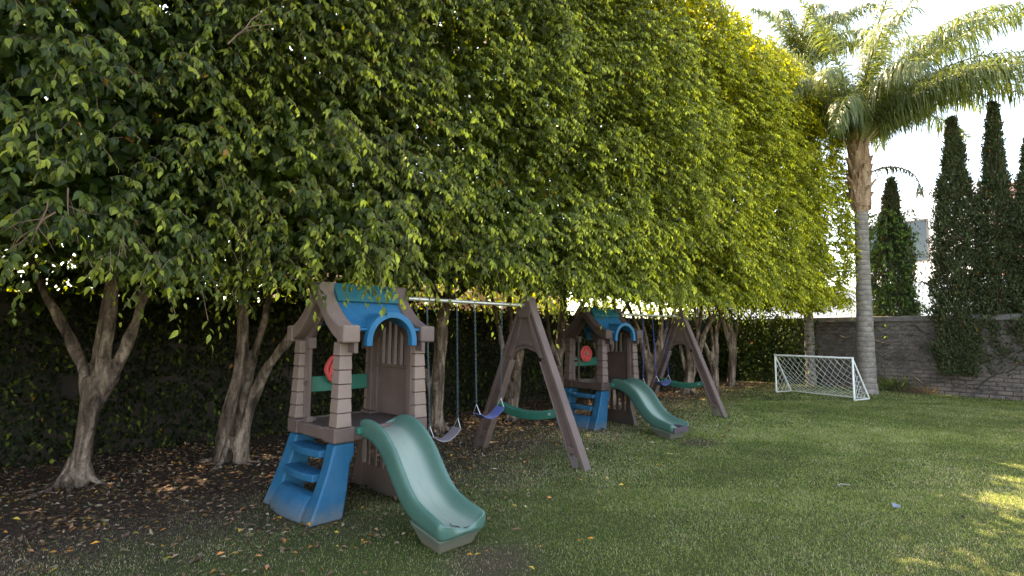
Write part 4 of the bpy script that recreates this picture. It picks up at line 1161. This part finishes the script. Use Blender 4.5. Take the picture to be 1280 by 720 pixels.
set2.location = (LS[1][0], LS[1][1], 0); set2.rotation_euler.z = LS[1][2]
set2['label'] = 'farther, smaller-looking playhouse set with slide and swing frame further down the lawn'

for o_, m_ in (('post', 'brown'), ('gable', 'brown_dark'), ('gable_brace', 'brown_dark'), ('slatted_wall', 'brown_dark'), ('deck', 'brown_dark'), ('lower_slatted_wall', 'brown_dark'), ('grab_bar', 'brown_dark')):  # farther set's browns darkened, carrying its shade in the colour
    for ch in set2.children:
        if ch.name.split('.')[0] == o_:
            ch.material_slots[0].link = 'OBJECT'; ch.material_slots[0].material = M[m_]
for ch in set2.children:
    if ch.name.startswith('slide'):
        mb = MB(); rd = random.Random(4)
        for k in range(16):
            u = -.11 + rd.uniform(-.15, .15); v = rd.uniform(1.36, 1.645)
            mb.box((u, -v, .155 + .02 * rd.random()), (rd.uniform(.03, .10), rd.uniform(.03, .10), .012), Matrix.Rotation(rd.uniform(0, 3), 3, 'Z'))
        mb.box((-.11, -1.665, .14), (.36, .02, .08))
        mb.build('worn_patch', simple('dark_scuffed_patch', (.05, .035, .045), .7), ch, bevel=.004)
for ch in set1.children:
    if ch.name.startswith('slide'):
        mb = MB(); mb.tube([(-.12, -1.52, .158), (-.14, -1.56, .158), (-.11, -1.60, .155), (-.13, -1.645, .155), (-.07, -1.655, .155), (-.02, -1.645, .155), (.02, -1.65, .158)], .0035, 5)
        mb.build('crack', M['black_string'], ch)

# ------------------------------------------------------------------ swings
def chain_mesh():
    bm = bmesh.new(); n = 46; pitch = 1.0 / n
    mb = MB()
    for k in range(n):
        z = -pitch * (k + .5); a = 0 if k % 2 else math.pi / 2; r1_, r2_ = .0085, .0165
        ring = [(math.cos(a) * r1_ * math.cos(q), math.sin(a) * r1_ * math.cos(q), z + r2_ * math.sin(q)) for q in np.linspace(0, 2 * math.pi, 9)]
        mb.tube(ring, .0032, 4, cap=False)
    bmesh.ops.recalc_face_normals(mb.bm, faces=mb.bm.faces[:])
    me = bpy.data.meshes.new('chain'); mb.bm.to_mesh(me); mb.bm.free(); bm.free(); return me
CH = {}
for key in ('chain_dark', 'chain_blue'):
    me = chain_mesh(); me.materials.append(M[key]); CH[key] = me
def swing(si, u0, u1, zs, dv, chain, seat_mat, label, tilt=0.0):
    x, y, a = LS[si]
    root = empty('swing', (x + math.cos(a) * (u0 + u1) / 2, y + math.sin(a) * (u0 + u1) / 2, 1.90), a, label, 'swing', 'chain swings hanging from the swing beams')
    hw = (u1 - u0) / 2
    sw = hw * .86; zseat = zs - 1.90
    mb = MB(); secs = []
    for q in np.linspace(-1, 1, 15):
        zc = zseat + .085 * q * q + tilt * q * .5 - .04; yy = -dv
        secs.append([(q * sw, yy - .075, zc), (q * sw, yy + .075, zc), (q * sw, yy + .075, zc + .014), (q * sw, yy - .075, zc + .014)])
    mb.sweep(secs); mb.build('seat', seat_mat, root, bevel=.004)
    for s in (-1, 1):
        end = Vector((s * sw, -dv, zseat + .045 + tilt * s * .5)); ringp = end + Vector((s * .01, 0, .11)); top = Vector((s * hw, 0, -.06))
        ch = bpy.data.objects.new('chain', CH[chain]); C.objects.link(ch); ch.parent = root
        v = ringp - top; ch.location = top; ch.scale = (1, 1, v.length / 1.0)
        ch.rotation_euler = (-v).to_track_quat('Z', 'Y').to_euler()
        mb = MB(); mb.tube([ringp, end + Vector((0, .06, 0)), end + Vector((0, -.06, 0)), ringp], .005, 6)
        mb.build('triangle_ring', M['steel'], ch).parent = None
        tr = [o for o in C.objects if o.name.startswith('triangle_ring') and o.parent is None][-1]; tr.parent = root
        mb = MB(); mb.tube([(s * hw + .03 * math.cos(q), 0, .03 * math.sin(q)) for q in np.linspace(0, 2 * math.pi, 15)], .005, 5, cap=False); mb.tube([(s * hw, 0, -.03), (s * hw, 0, -.065)], .006, 6)
        mb.build('hanger', M['steel'], root)
    return root
swing(0, .79, 1.21, .44, .06, 'chain_dark', M['seat_grey'], 'grey swing seat beside the nearer slide, tilted on dark chains', .05)
swing(0, 1.48, 1.92, .60, .02, 'chain_dark', M['seat_blue'], 'blue swing seat beside the nearer A-frame, on dark chains', .04)
swing(1, .76, 1.18, .56, .0, 'chain_blue', M['seat_blue'], 'blue-chained swing half hidden behind the farther playhouse and slide', .0)
swing(1, 1.47, 1.89, .60, .05, 'chain_blue', M['seat_blue'], 'blue swing seat on blue chains beside the farther A-frame', .0)

# ------------------------------------------------------------------ football goal
gL, gR = at(970.5, 491), at(1068, 501.5)
gb = at(979.5, 488.5)
gd_ = (gR - gL); gw = gd_.length; ga = math.atan2(gd_.y, gd_.x)
goal = empty('football_goal', gL, ga, 'small white football goal with net by the end wall', 'goal')
gh = 1.0; dp = .62
mb = MB()
mb.tube([(0, 0, .02), (0, 0, gh)], .022, 10); mb.tube([(gw, 0, .02), (gw, 0, gh)], .022, 10); mb.tube([(-.02, 0, gh), (gw + .02, 0, gh)], .024, 10)
mb.build('goal_frame', M['white_pipe'], goal)
mb = MB()
for x in (0, gw):
    mb.tube([(x, 0, gh - .01), (x, dp, .05), (x, dp, .02)], .018, 8); mb.tube([(x, 0, .02), (x, dp, .02)], .018, 8)
mb.tube([(0, dp, .02), (gw, dp, .02)], .018, 8)
mb.build('back_stay', M['white_pipe'], goal)
mb = MB()
def netp(a, b): # a across 0..1, b down 0..1, sagging back panel
    sag = .16 * math.sin(math.pi * b) * math.sin(math.pi * a) ** .5
    return Vector((a * gw, .01 + dp * b - sag * .3 , gh * (1 - b) + .02 * b - sag))
K = 13
for sgn in (1, -1):
    for k in range(-K // 2, K + K // 2):
        pts = []
        for j in range(25):
            b = j / 24; a = (k / K) + sgn * b * .5
            if 0 <= a <= 1:
                # meshes gather towards the ground bar
                aa = a + .03 * math.sin(8 * b + k) * b
                pts.append(netp(min(1, max(0, aa)), b))
        if len(pts) > 2: mb.tube(pts, .0048, 4)
for x in (0, gw):
    for sgn in (1, -1):
        for k in range(-4, 9):
            pts = []
            for j in range(13):
                y = j / 12; z = k / 5 + sgn * y * .9
                if 0 <= z <= 1 - y: pts.append(Vector((x + (.04 if x == 0 else -.04) * math.sin(math.pi * y), dp * y, gh * z)))
            if len(pts) > 1: mb.tube(pts, .0048, 4)
mb.build('net', M['net'], goal)

# ------------------------------------------------------------------ small plants at the wall foot
def tuft(px, py, n, h, label, col, seed, spread=.25):
    rg = np.random.default_rng(seed); p = at(px, py)
    root = empty('grassy_shrub', p, 0, label, 'plant')
    P = np.stack([rg.normal(0, spread, n), rg.normal(0, spread * .6, n), np.zeros(n)], -1)
    D = nrm(np.stack([rg.normal(0, .6, n) + P[:, 0], rg.normal(0, .6, n), np.ones(n) * rg.uniform(.4, 1.4, n)], -1))
    bag = Bag(); L = h * rg.uniform(.5, 1.1, n)
    c = np.array(col) * rg.uniform(.5, 1.5, (n, 1))
    T_ = np.array([(0, -.022, 0), (0, .022, 0), (.5, -.02, -.03), (.5, .02, -.03), (1, 0, -.25)]); F_ = np.array([(0, 1, 3), (0, 3, 2), (2, 3, 4)])
    bag.add(*leaves(P, D, rg.normal(0, 1, (n, 3)), L, c, T_, F_))
    bag.mesh('blades', M['grass'], root)
tuft(1128, 489, 800, .55, 'tuft of long green blades at the wall foot right of the palm', (.06, .085, .03), 61)
tuft(1150, 492, 420, .28, 'low dry brownish tuft on bare soil beside the green one', (.12, .085, .055), 62, .28)

# ------------------------------------------------------------------ lawn grass
rg = np.random.default_rng(77)
def grass(nb, y0, y1, width, hgt, segs):
    u = rg.random(nb); Y = np.sqrt(y0 ** 2 + u * (y1 ** 2 - y0 ** 2)); X = rg.uniform(-1.02, 1.02, nb) * Y
    n = X * N2[0] + Y * N2[1]; t = X * T2[0] + Y * T2[1]
    s = soil_amount(X, Y)
    P0 = np.stack([X, Y, X * 0], -1)
    patch = noise3(P0, .8, 101) * .6 + noise3(P0, 3.2, 102) * .5
    dens = np.clip(1.1 - 1.2 * s, .03, 1) * np.clip(.92 + .22 * patch, .4, 1)
    # worn patches in front of the slides
    for (sx_, sy_) in ((-.1, 3.55), (2.55, 8.0), (3.35, 7.2)):
        dd = np.hypot(X - sx_, (Y - sy_)); dens *= np.clip(.35 + dd / .55, 0, 1)
    # keep out of solid things standing on the lawn
    k = (rg.random(nb) < dens) & (t < 18.25) & (n > -8.6)
    for (x, y, a) in LS:
        uu = (X - x) * math.cos(a) + (Y - y) * math.sin(a); vv = (X - x) * math.sin(a) - (Y - y) * math.cos(a)
        k &= ~((uu > -.68) & (uu < -.4) & (abs(vv) < .44)) & ~((uu > -.24) & (uu < .06) & (vv > 1.3) & (vv < 1.57))
    X, Y, s, patch = X[k], Y[k], s[k], patch[k]; m = len(X)
    P = np.stack([X, Y, ground_z(X, Y) - .004], -1)
    a = rg.uniform(0, 2 * np.pi, m); lean = np.abs(rg.normal(.45, .35, m))
    D = nrm(np.stack([np.cos(a) * lean, np.sin(a) * lean, np.ones(m)], -1)); S = np.stack([-np.sin(a), np.cos(a), np.zeros(m)], -1)
    L = hgt * rg.uniform(.45, 1.25, m) * (1 + .18 * patch) * (1 - .2 * s)
    w = width * rg.uniform(.6, 1.2, m)
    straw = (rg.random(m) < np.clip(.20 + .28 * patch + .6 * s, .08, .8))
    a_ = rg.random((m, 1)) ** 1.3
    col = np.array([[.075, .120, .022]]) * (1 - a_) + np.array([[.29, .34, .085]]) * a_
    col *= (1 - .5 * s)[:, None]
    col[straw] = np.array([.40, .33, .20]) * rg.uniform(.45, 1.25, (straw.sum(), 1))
    col *= (1 + .25 * patch + .22 * noise3(np.stack([X, Y, X * 0], -1), .33, 105))[:, None]
    bend = .35 * L
    v0 = P - S * (w / 2)[:, None]; v1 = P + S * (w / 2)[:, None]
    mid = P + D * (L * .55)[:, None]
    v2 = mid - S * (w * .4)[:, None]; v3 = mid + S * (w * .4)[:, None]
    tip = P + D * L[:, None] + np.stack([np.cos(a) * bend, np.sin(a) * bend, -bend * .4], -1)
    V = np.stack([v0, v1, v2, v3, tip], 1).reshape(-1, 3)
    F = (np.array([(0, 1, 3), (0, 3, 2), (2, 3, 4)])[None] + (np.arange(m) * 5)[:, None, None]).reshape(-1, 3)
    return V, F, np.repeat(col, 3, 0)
bag = Bag()
bag.add(*grass(230000, 3.0, 5.6, .0032, .025, 2))
bag.add(*grass(330000, 4.9, 9.2, .0052, .029, 2))
bag.add(*grass(330000, 8.0, 13.0, .0085, .034, 2))
bag.add(*grass(230000, 12.0, 19.0, .014, .036, 2))
gr = bag.mesh('lawn_grass', M['grass']); tag(gr, 'short patchy lawn grass with straw-coloured blades', 'grass', kind='stuff')

# ------------------------------------------------------------------ fallen leaves
rg = np.random.default_rng(88)
q = 190000
Y = np.sqrt(3.0 ** 2 + rg.random(q) * (17.5 ** 2 - 9)); X = rg.uniform(-1.02, 1.02, q) * Y
s = soil_amount(X, Y); n = X * N2[0] + Y * N2[1]; t = X * T2[0] + Y * T2[1]
P0 = np.stack([X, Y, X * 0], -1)
pr = np.clip(s ** 1.3 * .7 + .012 + .03 * (n < -3.6) * (t < 9), 0, 1) * np.clip(.75 + .5 * noise3(P0, 1.7, 111), .15, 1)
pr = np.where(n > -3.0, .0006, pr)
k = (rg.random(q) < pr) & (n > -8.6) & (t < 18.2); X, Y = X[k], Y[k]; m = len(X)
P = np.stack([X, Y, ground_z(X, Y) + rg.uniform(.004, .03, m)], -1)
pal_ = np.array([(.16, .085, .05), (.095, .055, .038), (.26, .155, .10), (.36, .15, .035), (.42, .26, .05), (.055, .035, .028), (.33, .25, .17), (.13, .12, .04)])
w_ = np.array([.24, .20, .18, .07, .035, .08, .15, .045]); col = pal_[rg.choice(len(pal_), m, p=w_ / w_.sum())] * rg.uniform(.45, 1.3, (m, 1))
CURL = LEAF_F.copy(); CURL[1, 2] = .14; CURL[3, 2] = .12; CURL[4, 2] = -.05
bag = Bag()
bag.add(*leaves(P, np.stack([rg.normal(0, 1, m), rg.normal(0, 1, m), rg.normal(0, .25, m)], -1), UP + rg.normal(0, .35, (m, 3)), rg.uniform(.028, .062, m), col, CURL, LEAF_FF))
tag(bag.mesh('leaf_litter', M['litter']), 'brown and orange leaf litter under the ficus trees', 'leaf litter', kind='stuff')
# the bright ones lying on the grass, one by one
lm, F0, _ = leaves(np.zeros((1, 3)), np.array([[1., 0, 0]]), UP[None], np.array([1.0]), np.zeros((1, 3)), CURL, LEAF_FF)
FM = []
for c in ((.62, .27, .035), (.55, .38, .06), (.50, .19, .06)):
    me = fast_mesh('fallen_leaf', lm, F0, M['litter'], None, np.tile(c, (4, 1)))
    FM.append(me.data); bpy.data.objects.remove(me)
spots = [(385, 660), (366, 590), (333, 601), (1177 / 1, 700), (107, 655), (92, 697), (125, 685), (205, 706), (35, 697), (352, 655), (417, 672), (415, 660), (455, 682), (593, 702), (610, 697), (583, 700), (646, 639), (777, 609), (787, 616), (780, 611), (870, 549), (905, 548), (909, 541), (913, 540), (575, 600), (615, 594), (590, 590), (700, 560),
         (662, 617), (722, 683), (742, 681), (700, 545), (640, 567), (520, 610), (300, 668), (270, 702), (205, 690), (15, 655), (160, 640), (180, 667), (760, 604), (690, 628), (655, 583), (728, 606), (748, 622), (962, 562), (660, 716), (672, 690), (820, 585), (835, 572), (606, 545), (563, 575), (540, 650)]
for i, (px, py) in enumerate(spots):
    p = at(px, py); 
    o = bpy.data.objects.new('fallen_leaf', FM[i % 3]); C.objects.link(o)
    sc_ = random.Random(i).uniform(.045, .065)
    o.location = (p.x, p.y, .042); o.scale = (sc_,) * 3; o.rotation_euler = (random.Random(i * 3).uniform(-.5, .5), random.Random(i * 5).uniform(-.4, .2), random.Random(i * 7).uniform(0, 6.28))
    tag(o, 'small orange or yellow fallen leaf lying on the grass', 'leaf', 'bright fallen leaves scattered on the lawn')

# scraps
p = at(1120, 638); mb = MB()
mb.hexa([(-.05, -.02, 0), (.04, -.03, 0), (.05, .03, 0), (-.03, .035, 0), (-.05, -.02, .012), (.04, -.03, .03), (.05, .03, .02), (-.03, .035, .045)])
o = mb.build('paper_scrap', M['paper'], None, bevel=.003); o.scale = (.75,) * 3; o.location = (p.x, p.y, .03); tag(o, 'crumpled pale blue scrap lying on the open lawn at right', 'litter')
p = at(1055, 613); mb = MB(); mb.tube([(-.06, -.03, 0), (-.05, .02, .005), (0, .03, .01), (.05, .02, .005), (.08, .03, 0)], .006, 6)
o = mb.build('string', M['cord'], None); o.location = (p.x, p.y, .045); tag(o, 'short pale bent string on the open lawn', 'string')
